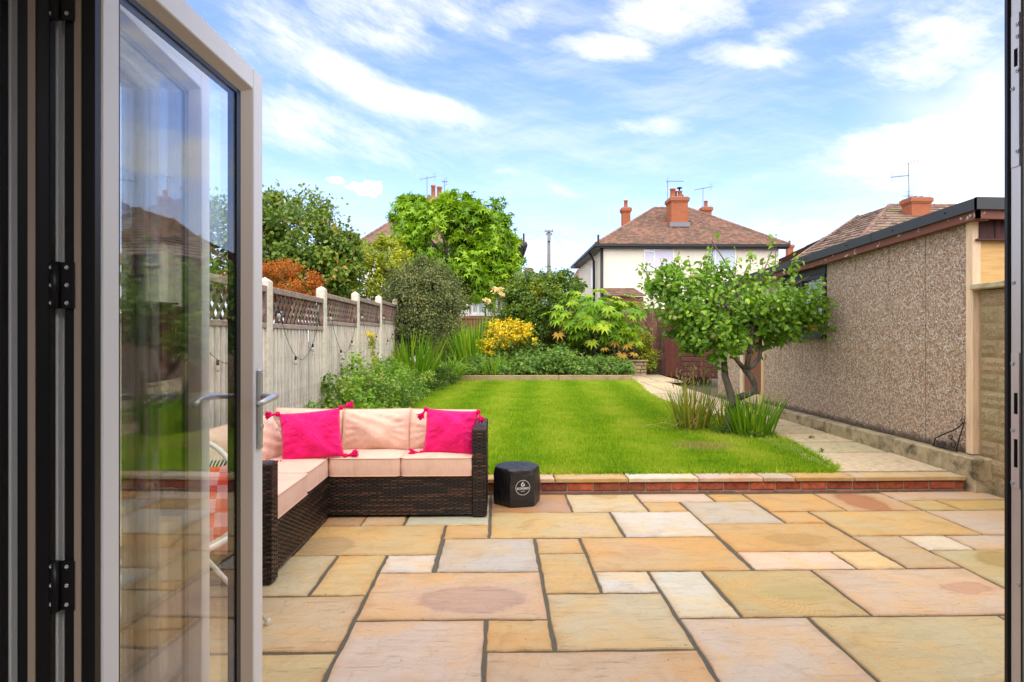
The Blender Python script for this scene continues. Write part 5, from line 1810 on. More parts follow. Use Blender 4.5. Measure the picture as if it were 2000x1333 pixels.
tr = [([A_(1424, 868), A_(1426, 820), A_(1433, 790), A_(1424, 760), A_(1416, 735), A_(1414, 700, .05), A_(1400, 660, .1)], [.075, .062, .055, .045, .042, .036, .025]),
      ([A_(1428, 800), A_(1438, 779, -.03), A_(1458, 771, -.06), A_(1473, 765, -.06), A_(1474, 752, -.06), A_(1466, 735, -.05), A_(1454, 722, -.03)], [.05, .045, .043, .04, .038, .037, .036]),
      ([A_(1474, 767, -.06), A_(1480, 764, -.06)], [.03, .022]),
      ([A_(1454, 724, -.03), A_(1470, 715, 0), A_(1484, 698, .03), A_(1486, 676, .05), A_(1480, 640, .1)], [.035, .030, .026, .022, .015]),
      ([A_(1456, 724, -.03), A_(1462, 700, -.08), A_(1466, 672, -.1), A_(1470, 640, -.15), A_(1500, 590, -.2)], [.032, .03, .027, .02, .012]),
      ([A_(1454, 722, -.03), A_(1440, 705, -.1), A_(1430, 690, -.15), A_(1420, 668, -.2)], [.03, .026, .022, .016]),
      ([A_(1464, 690, -.1), A_(1452, 672, -.16), A_(1444, 655, -.2)], [.02, .016, .01])]
q = random.Random(12)
tips = [(1290, 560, -.1), (1270, 520, .1), (1320, 610, -.3), (1360, 540, -.2), (1390, 470, 0), (1430, 560, -.3), (1460, 520, .1), (1512, 480, 0), (1540, 560, -.1), (1580, 540, .1), (1600, 590, 0), (1620, 640, -.1), (1380, 650, -.4), (1340, 640, .2), (1480, 610, .3), (1560, 620, .3)]
for (px, py, dy) in tips:
    s = A_(q.choice([1405, 1470, 1486, 1440]), q.uniform(640, 680), q.uniform(-.1, .1))
    e = A_(px, py, dy)
    mid = s.lerp(e, .5) + Vector((0, q.uniform(-.1, .1), .08))
    tr.append(([s, mid, e], [.018, .012, .005]))
ells = [tuple(A_(1325, 588, 0)) + (.40, .5, .30), tuple(A_(1405, 590, -.1)) + (.5, .55, .33), tuple(A_(1490, 590, 0)) + (.48, .55, .30), tuple(A_(1550, 590, 0)) + (.32, .45, .26), tuple(A_(1390, 640, -.25)) + (.42, .38, .32), tuple(A_(1300, 555, .1)) + (.24, .3, .22), tuple(A_(1500, 640, .1)) + (.40, .38, .26), tuple(A_(1390, 530, 0)) + (.16, .22, .22), tuple(A_(1580, 612, 0)) + (.20, .25, .16), tuple(A_(1435, 660, -.2)) + (.2, .22, .26), tuple(A_(1345, 648, -.1)) + (.26, .3, .22), tuple(A_(1400, 676, -.2)) + (.30, .3, .16), tuple(A_(1530, 640, .05)) + (.34, .3, .22), tuple(A_(1590, 605, .05)) + (.22, .25, .18)]
P, O, tone = crown_points(ells, 7000, 380, .17, .35)
sh_ = [((1388, 540), (1392, 448)), ((1510, 560), (1516, 458)), ((1350, 560), (1345, 505)), ((1430, 560), (1440, 500)), ((1295, 560), (1290, 505)), ((1485, 560), (1490, 505)), ((1270, 560), (1256, 520)), ((1585, 580), (1612, 545)), ((1460, 540), (1468, 490)), ((1330, 545), (1322, 495)), ((1600, 650), (1636, 645)), ((1405, 690), (1412, 728)), ((1545, 540), (1560, 500))]
sp_, so_ = [], []
for (a0, a1) in sh_:
    p0, p1 = A_(*a0), A_(*a1)
    tr.append(([p0, p0.lerp(p1, .5) + Vector((.01, 0, 0)), p1], [.006, .004, .002]))
    for i in range(30):
        t = rng.random()
        sp_.append(np.array(p0.lerp(p1, t)) + rng.normal(size=3) * .035)
        so_.append(rng.normal(size=3) * .6)
trunk('trunk', tr, M_bark, ap, 9)
P = np.concatenate([P, np.array(sp_)])
O = np.concatenate([O, np.array(so_)])
tone = np.concatenate([tone, rng.uniform(.5, 1, len(sp_))])
nA = len(P)
D = O * .5 + rng.normal(size=(nA, 3)) * .8
D[:, 2] -= .15
N = O * .5 + rng.normal(size=(nA, 3)) * .45
N[:, 2] += .55
N[:, 1] -= .15
sz = rng.uniform(.048, .090, nA)
# leaves higher up in the crown get a lighter tone
rv = np.clip(tone * .35 + rng.random(nA) * .35 + np.clip((P[:, 2] - np.median(P[:, 2])) * .35, -.1, .3) + .05, .001, 1)
# the nearest ones to the patio are separate leaves
near = np.argsort(P[:, 1] + rng.random(nA) * .25)[:300]
msk = np.ones(nA, bool)
msk[near] = False
AL = oval(.29, .11, .22)
tag(leaves('crown', AL, P[msk], D[msk], N[msk], sz[msk], LM['apple'], ap, rv[msk]), kind='stuff')
lm_ = MB().add(AL[0], [tuple(f) for f in AL[1]]).mesh('leaf')
lm_.attributes.remove(lm_.attributes['rnd'])
lm_.materials.append(LM['apple'])
X_, Y_, Z_ = frames(P[near], D[near], N[near])
for i, j in enumerate(near):
    o = link('leaf', lm_, None, ap)
    s = sz[j]
    M4 = Matrix([[X_[i][r_] * s, Y_[i][r_] * s, Z_[i][r_] * s, P[j][r_]] for r_ in range(3)] + [[0, 0, 0, 1]])
    o.matrix_basis = M4
m_fruit = tinted('apple_skin', .4, .4, 6, .3, .05, dirt=(.35, .12, .06, .5))
fr_me = MB().lathe([(.003, .024), (.014, .028), (.026, .016), (.029, 0), (.024, -.018), (.012, -.027), (.003, -.024)], n=10).mesh('apple')
for (px, py, dy) in ((1382, 616, -.5), (1372, 612, -.5), (1318, 622, -.4), (1306, 560, -.35), (1512, 545, -.4), (1548, 552, -.4), (1392, 658, -.5), (1380, 500, -.2), (1610, 556, -.2), (1352, 540, -.4)):
    o = link('apple', fr_me, m_fruit, ap, True, color=jit((.24, .26, .07), .15))
    o.location = A_(px, py, dy)

# irises round its foot
ir1 = strap_plant('iris_clump', 'tall iris clump with dry brown seed heads left of the apple tree', 'plant', at(1350, 838, 7.95), .20, .18, 150, .62, .019, LM['iris'], .35, .35)
n_ = 22
B_ = rng.normal(size=(n_, 3)) * np.array([[.12, .1, 0]])
blades('stem', B_, rng.normal(size=(n_, 3)) * .12 + np.array([[0, 0, 1]]), rng.uniform(.55, .78, n_), np.full(n_, .010), np.full(n_, .05), LM['iris'], ir1, 4, taper=0)
P = np.concatenate([B_ + np.array([[0, 0, 1]]) * rng.uniform(.56, .78, (n_, 1)) + rng.normal(size=(n_, 3)) * .03 for _ in range(4)])
tag(leaves('seed_heads', SLIM, P, rng.normal(size=P.shape) * .4 + np.array([[0, 0, 1]]), rng.normal(size=P.shape), np.full(len(P), .06), leafmat('seed_dry', [(0, (.30, .19, .10)), (1, (.48, .34, .22))]), ir1), kind='stuff')
blades('dry_leaves', rng.normal(size=(60, 3)) * np.array([[.12, .1, 0]]), rng.normal(size=(60, 3)) * .7 + np.array([[-.2, -.2, .7]]), rng.uniform(.3, .55, 60), np.full(60, .012), rng.uniform(.8, 2, 60), leafmat('straw', [(0, (.36, .30, .10)), (1, (.48, .42, .18))]), ir1, 6)
ir2 = strap_plant('iris_clump', 'green iris clump growing round the right foot of the apple tree', 'plant', at(1470, 850, 7.45), .26, .16, 170, .56, .022, LM['blade'], .42, .45)
strap_plant('iris_clump', 'small thin iris clump close behind the apple trunk', 'plant', at(1418, 826, 7.9), .16, .1, 60, .42, .016, LM['iris'], .5, .6)
tag(foliage('tree_pit_weeds', [tuple(at(1430, 845, 7.6)) + (.22, .16, .07), tuple(at(1480, 855, 7.3)) + (.22, .1, .06)], 900, .04, LM['deep'], OVAL, 40, .2, .3), 'low weeds and leaf litter at the foot of the apple tree', 'weeds', kind='stuff')
# tufts in the path joints
tf = MB()
for (px, py) in ((1605, 886), (1585, 856)):
    t = tag(empty('path_weed', at(px, py - 1, 6.4 if py > 870 else 7.2)), 'tiny green weed in a path joint, ' + ('nearer the patio' if py > 870 else 'farther from the patio'), 'weed')
    t.location.z = gz(t.location.y) + .005
    leaves('leaves', OVAL, rng.normal(size=(14, 3)) * np.array([[.02, .015, .004]]) + np.array([[0, 0, .012]]), rng.normal(size=(14, 3)) + np.array([[0, 0, .4]]), rng.normal(size=(14, 3)) * .4 + np.array([[0, 0, 1]]), np.full(14, .028), LM['deep'], t)
# ================================================================ THE ROOM BEHIND THE OPENING
RIN = 1.02          # inner face of the garden wall
ROUT = 1.32
OX0, OX1, OZ1 = -1.36, 1.10, 2.24
wl_ = MB()
wl_.bx(-4.2, OX0, RIN, ROUT, -.1, 2.75)
wl_.bx(OX1, 4.38, RIN, ROUT, -.1, 2.75)
wl_.bx(OX0, OX1, RIN, ROUT, OZ1, 2.75)
house_wall = tag(wl_.build('wall', M_plaster), kind='structure')
house_wall.name = 'room_wall'
rb = MB()
rb.bx(-4.2, -4.05, -4.0, RIN - .001, -.1, 2.75)
rb.bx(4.05, 4.2, -4.0, RIN - .001, -.1, 2.75)
rb.bx(-4.04, 4.04, -4.0, -3.85, -.1, 2.75)
tag(rb.build('room_side_walls', M_plaster), kind='structure')
tag(MB().bx(-4.04, 4.04, -3.84, RIN - .002, -.1, .10).build('floor', M_flooring), kind='structure')
cb_ = MB()
for (x0, x1, y0, y1) in ((-4.04, 4.04, -.5, RIN - .002), (-4.04, 4.04, -3.84, -3.3), (-4.04, -2.2, -3.299, -.501), (2.2, 4.04, -3.299, -.501)):
    cb_.bx(x0, x1, y0, y1, 2.46, 2.6)
tag(cb_.build('ceiling', M_plaster), kind='structure')
cb_ = MB()
for (x0, x1, y0, y1) in ((-4.35, 4.35, -.5, ROUT + .1), (-4.35, 4.35, -4.1, -3.3), (-4.35, -2.2, -3.299, -.501), (2.2, 4.35, -3.299, -.501)):
    cb_.bx(x0, x1, y0, y1, 2.755, 2.92)
tag(cb_.build('flat_roof', M_felt), kind='structure')          # invented roof opening, out of view, added to light the door ends
tag(MB().bx(OX0 + .01, OX1 - .01, RIN + .02, ROUT + .03, -.04, .055, ch=.006).build('threshold', M_alu), kind='structure')

# ---------------------------------------------------------------- right jamb with its lock keeps
JY0, JY1 = 1.215, 1.305
jx = at(1962, 660, JY1).x
jb = tag(empty('door_jamb', (jx, JY0, .06)), 'aluminium door jamb with lock plates and black seal at the right edge', 'jamb')
hJ = OZ1 - .06
MB().bx(.003, .075, .0465, JY1 - JY0 - .012, 0, hJ, ch=.002).build('frame', M_alu, jb)
MB().bx(-.001, .03, JY1 - JY0 - .0115, JY1 - JY0 + .002, 0, hJ, ch=.003).build('seal', M_black, jb)
MB().bx(.0012, .0028, .0475, .0505, 0, hJ).build('seal', M_black, jb)
MB().bx(.006, .09, -.05, .0455, 0, hJ).build('inner_frame', M_upvcblack, jb)
pcy = .064


def jz(y):
    return EYE + (HOR - y) / FOC * (JY0 + pcy) - .06


for (ya_, yb_, slots) in ((15, 320, ((85, 120),)), (690, 960, ((770, 812), (862, 918)))):
    kp = MB().bx(.0008, .0028, pcy - .0105, pcy + .011, jz(yb_), jz(ya_), ch=.001).build('strike_plate', M_alu, jb)
    for (s0, s1) in slots:
        MB().bx(.0001, .0009, pcy - .006, pcy + .002, jz(s1), jz(s0)).build('slot', M_dark, kp)
for yy in (38, 62, 130, 162, 290, 550, 712, 845, 950, 1150):
    o = MB().lathe([(.0048, 0), (.004, .0018), (.0018, .002), (.0016, .0006)], n=12).build('screw', M_satin, jb, True)
    o.rotation_euler = (0, R(-90), 0)
    o.location = (.0008 if (yy < 330 or 690 < yy < 960) else .003, pcy + rnd.choice((-.006, .006)), jz(yy))
MB().bx(.076, .11, -.1, JY1 - JY0 + .01, 0, hJ).build('outer_frame', M_white, jb)

# ---------------------------------------------------------------- folded door leaves
DZ0, DZ1 = .075, 2.161


def door_leaf(nx, ny, fx, fy, label, handle=False, hinges=(), thick=.066):
    """leaf from its near to its far end; origin at the near end, +Y runs along the leaf, +X is the face towards the patio"""
    d = Vector((fx - nx, fy - ny, 0))
    L = d.length
    t = tag(empty('door_leaf', (nx, ny, 0), -math.atan2(d.x, d.y)), label, 'door', 'bifold door leaves folded together')
    sn, sf, rl, bd = .052, .066, .066, .034
    T = thick
    # outer frame members, face at x = 0, mitre joints kept as hairlines
    for nm, y0, y1 in (('stile', 0, sn), ('stile', L - sf, L)):
        MB().bx(-T + .006, 0, y0 + (.0 if y0 else .0), y1, DZ0, DZ1, ch=.003).build(nm, M_white, t)
    for z0, z1 in ((DZ0, DZ0 + rl), (DZ1 - rl, DZ1)):
        MB().bx(-T + .007, -.0006, sn + .0008, L - sf - .0008, z0, z1, ch=.003).build('rail', M_white, t)
    # glazing beads slope in to the glass, one on each side and along the rails
    gx0 = -.022
    def bead(pts):
        b = MB()
        b.add(pts, [(0, 1, 2, 3), (4, 5, 6, 7), (0, 1, 5, 4), (1, 2, 6, 5), (2, 3, 7, 6), (3, 0, 4, 7)])
        return b.build('bead', M_cream, t)
    y0, y1, z0, z1 = sn, L - sf, DZ0 + rl, DZ1 - rl
    f0, f1, f2, f3 = (-.003, y0, z0), (-.003, y1, z0), (-.003, y1, z1), (-.003, y0, z1)
    b_ = .75 * bd
    h0, h1, h2, h3 = (gx0 + .004, y0 + b_, z0 + b_), (gx0 + .004, y1 - bd - .014, z0 + b_), (gx0 + .004, y1 - bd - .014, z1 - b_), (gx0 + .004, y0 + b_, z1 - b_)
    def back(p):
        return (-T + .010, p[1], p[2])
    for (a, b2, c, d2) in ((f0, f1, h1, h0), (f1, f2, h2, h1), (f2, f3, h3, h2), (f3, f0, h0, h3)):
        bead([a, b2, c, d2, back(a), back(b2), back(c), back(d2)])
    gk = MB()
    ga, gb, gc, gd = h0[1], h1[1], h0[2], h2[2]
    for (q0, q1, r0_, r1_) in ((ga, ga + .004, gc, gd), (gb - .024, gb, gc, gd), (ga, gb, gc, gc + .012), (ga, gb, gd - .013, gd)):
        gk.bx(gx0 - .024, gx0 + .0035, q0, q1, r0_, r1_)
    gk.build('spacer', M_black, t)
    for gxx in (gx0, gx0 - .020):
        MB().bx(gxx - .002, gxx, ga + .002, gb - .004, gc + .004, gd - .004).build('glass_pane', M_glass, t)
    # near end: black edge section with pale weather strip lines
    MB().bx(-T + .004, -.002, -.020, -.0005, DZ0, DZ1, ch=.002).build('edge_profile', M_black, t)
    MB().bx(-T * .60, -T * .40, -.0235, -.0206, DZ0, DZ1).build('weather_strip', M_strip, t)
    if handle:
        hz = 1.33 - 115 / FOC * fy * .97
        hd = MB().bx(.0005, .011, L - .047, L - .019, hz - .165, hz + .085, ch=.004).build('handle_plate', M_satin, t)
        lv = MB()
        yc = L - .033
        lv.tube([(.010, yc, hz), (.045, yc, hz), (.060, yc - .012, hz), (.064, yc - .045, hz + .001), (.062, yc - .10, hz - .006), (.058, yc - .135, hz - .012)], [.009, .009, .0105, .0105, .010, .008], 10)
        lv.build('handle_lever', M_satin, hd, True)
        for zz in (hz + .072, hz - .150):
            s_ = MB().lathe([(.0045, 0), (.0035, .0015)], n=10).build('screw', M_alu, hd)
            s_.rotation_euler = (0, R(90), 0)
            s_.location = (.011, yc + .003, zz)
        ky = MB().lathe([(.008, 0), (.008, .004)], n=12).build('keyhole', M_alu, hd)
        ky.rotation_euler = (0, R(90), 0)
        ky.location = (.011, yc, hz - .095)
        hb = MB().bx(-T - .006, -T + .006, L - .047, L - .019, hz - .165, hz + .085, ch=.004).build('handle_plate', M_satin, t)
        lv = MB()
        x0 = -T - .004
        lv.tube([(x0, yc, hz), (x0 - .040, yc, hz), (x0 - .054, yc - .012, hz + .002), (x0 - .056, yc - .05, hz + .004), (x0 - .054, yc - .11, hz - .002), (x0 - .050, yc - .155, hz - .012)], [.009, .009, .011, .011, .010, .007], 10)
        lv.build('handle_lever', M_satin, hb, True)
    for (py0, py1) in hinges:
        zc0, zc1 = EYE + (HOR - py1) / FOC * (ny - .03), EYE + (HOR - py0) / FOC * (ny - .03)
        hg = MB().bx(-T - .026, -.037, -.0275, -.0245, zc0, zc1, ch=.001)
        hg.build('hinge', M_black, t)
        hgo = t.children[-1]
        hgo = [c for c in t.children if c.name.startswith('hinge')][-1]
        kn = MB().tube([(-T - .004, -.031, zc0), (-T - .004, -.031, zc1)], .0075, 10)
        kn.build('knuckle', M_black, hgo, True)
        for xx in (-T + .015, -T - .015):
            for zz in (.12, .5, .88):
                s_ = MB().lathe([(.0046, 0), (.0036, .0022), (.0014, .0022), (.0012, .001)], n=12).build('screw', M_alu, hgo, True)
                s_.rotation_euler = (R(90), 0, 0)
                s_.location = (xx, -.0275, zc0 + (zc1 - zc0) * zz)
    return t


M_strip = plain('weather_strip', (.42, .33, .25), .6, .3, var=.04)
M_gapstrip = plain('pale_strip', (.62, .62, .58), .5, .3, var=.03)
fx1 = at(513, 400, 2.0).x
nx1 = at(200, 400, 1.25).x
door_leaf(nx1, 1.25, fx1, 2.0, 'nearest glazed white door leaf with satin lever handle, fully in view', True, ((-60, 48), (514, 604), (1090, 1186)))
door_leaf(at(112, 400, 1.245).x, 1.245, at(410, 400, 2.0).x, 2.0, 'second folded door leaf, seen edge on beside the nearest leaf')
door_leaf(at(20, 400, 1.24).x, 1.24, at(364, 400, 1.985).x, 1.985, 'third folded door leaf, its black edge at the left of the picture')
door_leaf(at(-72, 400, 1.235).x, 1.235, at(318, 400, 1.97).x, 1.97, 'fourth folded door leaf, seen only through the glass of the others')
# pale draught strips standing between the folded edges
for (p0, p1) in ((111, 125), (18, 41)):
    a_, b_ = at(p0, 400, 1.262), at(p1, 400, 1.262)
    o = tag(MB().bx(a_.x, b_.x, 1.262, 1.275, DZ0, DZ1).build('draught_strip', M_gapstrip), 'pale draught strip between the ' + ('two nearest door edges' if p0 > 100 else 'second and third door edges'), 'strip')

# ================================================================ GARDEN FURNITURE
M_wicker = None
m, n = newmat('wicker')
a_ = n.n('ShaderNodeAttribute', attribute_name='rnd').outputs['Fac']
col = n.ramp(a_, [(0, (.010, .008, .008)), (.45, (.020, .013, .011)), (.62, (.06, .028, .018)), (1, (.125, .058, .032))])
finish(n, col, .34, .5)
M_wicker = m
M_wickback = plain('wicker_back', (.008, .006, .006), .6, .3)


def weave(b, o, u, v, w, h, rr, pitch=.0125, rib=.030, amp=.0042):
    """woven flat rattan on the rectangle o + s*u + t*v, bulging along u x v"""
    o, u, v = Vector(o), Vector(u).normalized(), Vector(v).normalized()
    nrm = u.cross(v)
    rows = max(2, int(h / pitch))
    ph = h / rows
    cols = max(2, int(w / rib))
    rw_ = w / cols
    for r_ in range(rows):
        tone = rr.random() ** 1.3
        vs, fs, tn = [], [], []
        run = 0
        for c_ in range(2 * cols + 1):
            s_ = c_ * rw_ / 2
            if c_ >= run:
                tone = rr.random() ** 1.2
                run = c_ + 2 * rr.randint(2, 9)
            up_ = ((c_ // 2) + r_) % 2
            off = (amp if up_ else -amp * .9) if c_ % 2 else 0.0
            for k, (dv, dn) in enumerate(((.05, -.0016), (.5, .0008), (.95, -.0016))):
                vs.append(o + u * s_ + v * (ph * (r_ + dv)) + nrm * (off + dn))
                tn.append(tone * (1 if c_ % 2 else .7))
        for c_ in range(2 * cols):
            for k in range(2):
                i0 = c_ * 3 + k
                fs.append((i0, i0 + 3, i0 + 4, i0 + 1))
        b.add(vs, fs, tone)
        b.r[-len(tn):] = tn


def wicker_box(name, parent, x0, x1, y0, y1, z0, z1, faces, rr):
    """frame board with woven skin on the named faces"""
    o = MB().bx(x0, x1, y0, y1, z0, z1, ch=.004).build(name, M_wickback, parent)
    b = MB()
    e = .003
    if 'f' in faces: weave(b, (x0, y0 - e, z0), (1, 0, 0), (0, 0, 1), x1 - x0, z1 - z0, rr)
    if 'b' in faces: weave(b, (x1, y1 + e, z0), (-1, 0, 0), (0, 0, 1), x1 - x0, z1 - z0, rr)
    if 'r' in faces: weave(b, (x1 + e, y0, z0), (0, 1, 0), (0, 0, 1), y1 - y0, z1 - z0, rr)
    if 'l' in faces: weave(b, (x0 - e, y1, z0), (0, -1, 0), (0, 0, 1), y1 - y0, z1 - z0, rr)
    if 't' in faces: weave(b, (x0, y0, z1 + e), (1, 0, 0), (0, 1, 0), x1 - x0, y1 - y0, rr)
    w = link('weave', b_mesh(b), M_wicker, o)
    w['kind'] = 'stuff'
    return o


def b_mesh(b):
    me = bpy.data.meshes.new('weave')
    me.from_pydata(b.v, [], b.f)
    a = me.attributes.new('rnd', 'FLOAT', 'POINT')
    a.data.foreach_set('value', b.r)
    me.polygons.foreach_set('use_smooth', [True] * len(me.polygons))
    return me


rr = random.Random(51)
sofa = tag(empty('corner_sofa', (-1.2, 4.6, 0)), 'dark brown woven corner sofa on the patio carrying pale pink cushions', 'sofa')
sofa.location = (0, 0, 0)
XR, XI, XO, YF, YB = -.078, -1.238, -1.92, 4.61, 5.21
wicker_box('seat_base', sofa, XI - .02, XR - .10, YF + .01, YB - .1, .02, .305, 'f', rr)
wicker_box('seat_base', sofa, XO + .1, XI, 3.46, YB - .1, .02, .304, 'r', rr)
wicker_box('arm', sofa, XR - .098, XR, YF - .005, YB, .01, .652, 'frlt', rr)
wicker_box('arm', sofa, XO, XI + .03, 3.362, 3.46, .01, .652, 'frbt', rr)
wicker_box('backrest', sofa, XO + .1, XR - .1, YB - .095, YB, .02, .648, 'tb', rr)
wicker_box('backrest', sofa, XO, XO + .095, 3.462, YB, .02, .648, 'tlr', rr)
for (x_, y_) in ((XR - .05, YF + .03), (XR - .05, YB - .05), (XO + .05, YB - .05), (XI - .03, 3.40), (XO + .05, 3.40)):
    MB().lathe([(.016, -.002), (.016, .012)], (x_, y_, 0), 8).build('foot', M_black, sofa)


def fabric(name, col, weave_=900, crease=1.0, rough=.85, hue=None, bs=.7):
    m, n = newmat(name)
    co = n.n('ShaderNodeTexCoord').outputs['Object']
    f = n.noise(co, 5, 5, .55, .6)
    mp = n.n('ShaderNodeMapping', {'Vector': co, 'Scale': (1, 1, .25)})
    w = n.noise(mp.outputs[0], 14, 3, .5, .8)
    g = n.noise(co, weave_, 2, .5)
    c = n.mix(n.smooth(f, .3, .7), c4(col, .95), c4(hue or col, 1.04))
    h = n.m('ADD', n.m('MULTIPLY', w, crease), n.m('MULTIPLY', g, .14))
    p = finish(n, c, rough, .2, h, bs, .03, **{'Sheen Weight': .15, 'Sheen Roughness': .5})
    return m


M_pinkseat = fabric('blush_fabric', (.76, .50, .38), 500, .55, .8, (.78, .53, .41))
M_piping = plain('blush_piping', (.70, .43, .32), .8, .2)
M_hot = fabric('hot_pink_cotton', (.78, .005, .135), 120, .9, .9, (.84, .010, .18), 1.0)
M_tassel = plain('hot_pink_tassel', (.66, .005, .11), .9, .2, var=.2, scale=60)


def box_cushion(label, x0, x1, y0, y1, z0, z1, rr):
    """boxed seat cushion with domed top and piped edges; returns the thing"""
    w, d, h = x1 - x0, y1 - y0, z1 - z0
    t_me_v, t_f = [], []
    n = 16
    t = tag(empty('seat_cushion', ((x0 + x1) / 2, (y0 + y1) / 2, z0)), label, 'cushion', 'blush seat cushions on the corner sofa')
    def rim(u, v):
        # rounded plan
        r = .035
        x, y = u * w / 2, v * d / 2
        ex, ey = abs(x) - (w / 2 - r), abs(y) - (d / 2 - r)
        if ex > 0 and ey > 0:
            k = r / math.hypot(ex, ey) if math.hypot(ex, ey) > r else 1
            x = math.copysign(w / 2 - r + ex * k, x)
            y = math.copysign(d / 2 - r + ey * k, y)
        return x, y
    vs, fs = [], []
    ph = rr.uniform(0, 6)
    for s in (1, -1):
        for i in range(n + 1):
            for j in range(n + 1):
                u, v = -1 + 2 * i / n, -1 + 2 * j / n
                x, y = rim(u, v)
                dome = (1 - u ** 4) * (1 - v ** 4)
                z = h + .016 * dome + .0025 * math.sin(u * 5 + ph) * math.cos(v * 4 + ph) * dome if s > 0 else -.0 - .0 * dome
                vs.append((x, y, z))
    N = (n + 1) ** 2
    g = lambda s, i, j: (0 if s > 0 else N) + i * (n + 1) + j
    for i in range(n):
        for j in range(n):
            fs.append((g(1, i, j), g(1, i + 1, j), g(1, i + 1, j + 1), g(1, i, j + 1)))
            fs.append((g(-1, i, j), g(-1, i, j + 1), g(-1, i + 1, j + 1), g(-1, i + 1, j)))
    edge_ = [(i, 0) for i in range(n)] + [(n, j) for j in range(n)] + [(i, n) for i in range(n, 0, -1)] + [(0, j) for j in range(n, 0, -1)]
    m_ = len(edge_)
    mid0 = len(vs)
    for (i, j) in edge_:
        p = Vector(vs[g(1, i, j)])
        c = Vector((p.x, p.y, 0)).normalized()
        vs.append((p.x + c.x * .006, p.y + c.y * .006, h / 2 + rr.uniform(-.002, .002)))
    for q in range(m_):
        a, b = edge_[q], edge_[(q + 1) % m_]
        fs.append((g(1, *a), mid0 + q, mid0 + (q + 1) % m_, g(1, *b)))
        fs.append((mid0 + q, g(-1, *a), g(-1, *b), mid0 + (q + 1) % m_))
    b = MB().add(vs, fs)
    o = b.build('cover', M_pinkseat, t)
    smoothed(o, 50)
    pp = MB()
    pp.tube([Vector(vs[g(1, *e)]) * 1.002 for e in edge_], .0042, 6, closed=True)
    pp.tube([Vector(vs[g(-1, *e)]) for e in edge_], .0042, 6, closed=True)
    pp.build('piping', M_piping, t, True)
    return t


def pillow_mesh(w, h, th, rr, n=34, pinch=.06, wr=1.0):
    vs, fs = [], []
    ph = [rr.uniform(0, 6) for _ in range(6)]
    for s in (1, -1):
        for i in range(n + 1):
            for j in range(n + 1):
                u, v = -1 + 2 * i / n, -1 + 2 * j / n
                # sides bow in between the corners
                x = w / 2 * u * (1 - pinch * (1 - v * v))
                y = h / 2 * v * (1 - pinch * (1 - u * u))
                prof = (max(0, 1 - abs(u) ** 2.3)) ** .55 * (max(0, 1 - abs(v) ** 2.3)) ** .55
                z = th / 2 * prof
                e = (1 - (u * u) ** 2) * (1 - (v * v) ** 2)
                z += wr * e * (.006 * math.sin(3.1 * u + 2 * v + ph[0]) + .004 * math.sin(7 * u - 3 * v + ph[1])) * (1 if s > 0 else .3)
                rad = max(abs(u), abs(v))
                z += wr * .005 * math.sin(16 * math.atan2(v, u) + ph[2] + 2 * rad) * max(0, rad - .45) * (1 - rad) * 6
                z += wr * .0035 * e * math.sin(9 * (u * .8 + v) + 3 * math.sin(2.3 * v + ph[3]) + ph[4])
                z -= wr * .010 * e * math.exp(-((u - .12 * math.sin(ph[5])) ** 2) * 5) * max(0, v) ** 2
                vs.append((x, y, s * z))
    N = (n + 1) ** 2
    g = lambda s, i, j: (0 if s > 0 else N) + i * (n + 1) + j
    for i in range(n):
        for j in range(n):
            fs.append((g(1, i, j), g(1, i + 1, j), g(1, i + 1, j + 1), g(1, i, j + 1)))
            fs.append((g(-1, i, j), g(-1, i, j + 1), g(-1, i + 1, j + 1), g(-1, i + 1, j)))
    edge_ = [(i, 0) for i in range(n)] + [(n, j) for j in range(n)] + [(i, n) for i in range(n, 0, -1)] + [(0, j) for j in range(n, 0, -1)]
    ring = [vs[g(1, *e)] for e in edge_]
    return vs, fs, ring


def pillow(name, label, w, h, th, M4, mat, rr, pip=None, group=None, pinch=.05, part='cover', wr=1.0):
    t = tag(empty(name), label, 'cushion', group)
    t.matrix_basis = M4
    vs, fs, ring = pillow_mesh(w, h, th, rr, pinch=pinch, wr=wr)
    b = MB().add(vs, fs)
    me = b.mesh(part)
    bm_ = bmesh.new()
    bm_.from_mesh(me)
    bmesh.ops.remove_doubles(bm_, verts=bm_.verts, dist=.0004)
    bmesh.ops.recalc_face_normals(bm_, faces=bm_.faces)
    bm_.to_mesh(me)
    bm_.free()
    link(part, me, mat, t, True)
    if pip:
        MB().tube(ring, .0048, 6, closed=True).build('piping', pip, t, True)
    return t


def stand(cx, cy, cz, face, tilt, roll=0):
    """pillow plane upright: width along X, height along Z, front to -Y; face = turn about Z, tilt = lean back (degrees)"""
    return Matrix.Translation((cx, cy, cz)) @ Matrix.Rotation(R(face), 4, 'Z') @ Matrix.Rotation(R(90 - tilt), 4, 'X') @ Matrix.Rotation(R(roll), 4, 'Z')


rr = random.Random(77)
box_cushion('blush seat cushion at the right end beside the sofa arm, under one hot pink cushion', -.705, -.182, YF - .015, YB - .16, .312, .44, rr)
box_cushion('blush seat cushion in the middle of the back row of the sofa', -1.236, -.712, YF - .015, YB - .16, .312, .44, rr)
box_cushion('blush seat cushion in the inner corner of the sofa, under the left hot pink cushion', -1.80, -1.244, 4.125, YB - .16, .312, .44, rr)
box_cushion('blush seat cushion at the front end of the left wing by the low arm', -1.80, -1.232, 3.475, 4.115, .312, .44, rr)
bg_ = 'blush back cushions leaning on the sofa backrests'
pillow('back_cushion', 'plump blush back cushion standing clear between the two hot pink ones', .54, .335, .21, stand(-.955, 4.985, .595, 0, 14, .5), M_pinkseat, rr, M_piping, bg_, .02, wr=1.5)
pillow('back_cushion', 'blush back cushion half hidden behind the right hot pink cushion', .54, .33, .20, stand(-.435, 5.0, .59, 0, 14, -1), M_pinkseat, rr, M_piping, bg_, .02, wr=1.5)
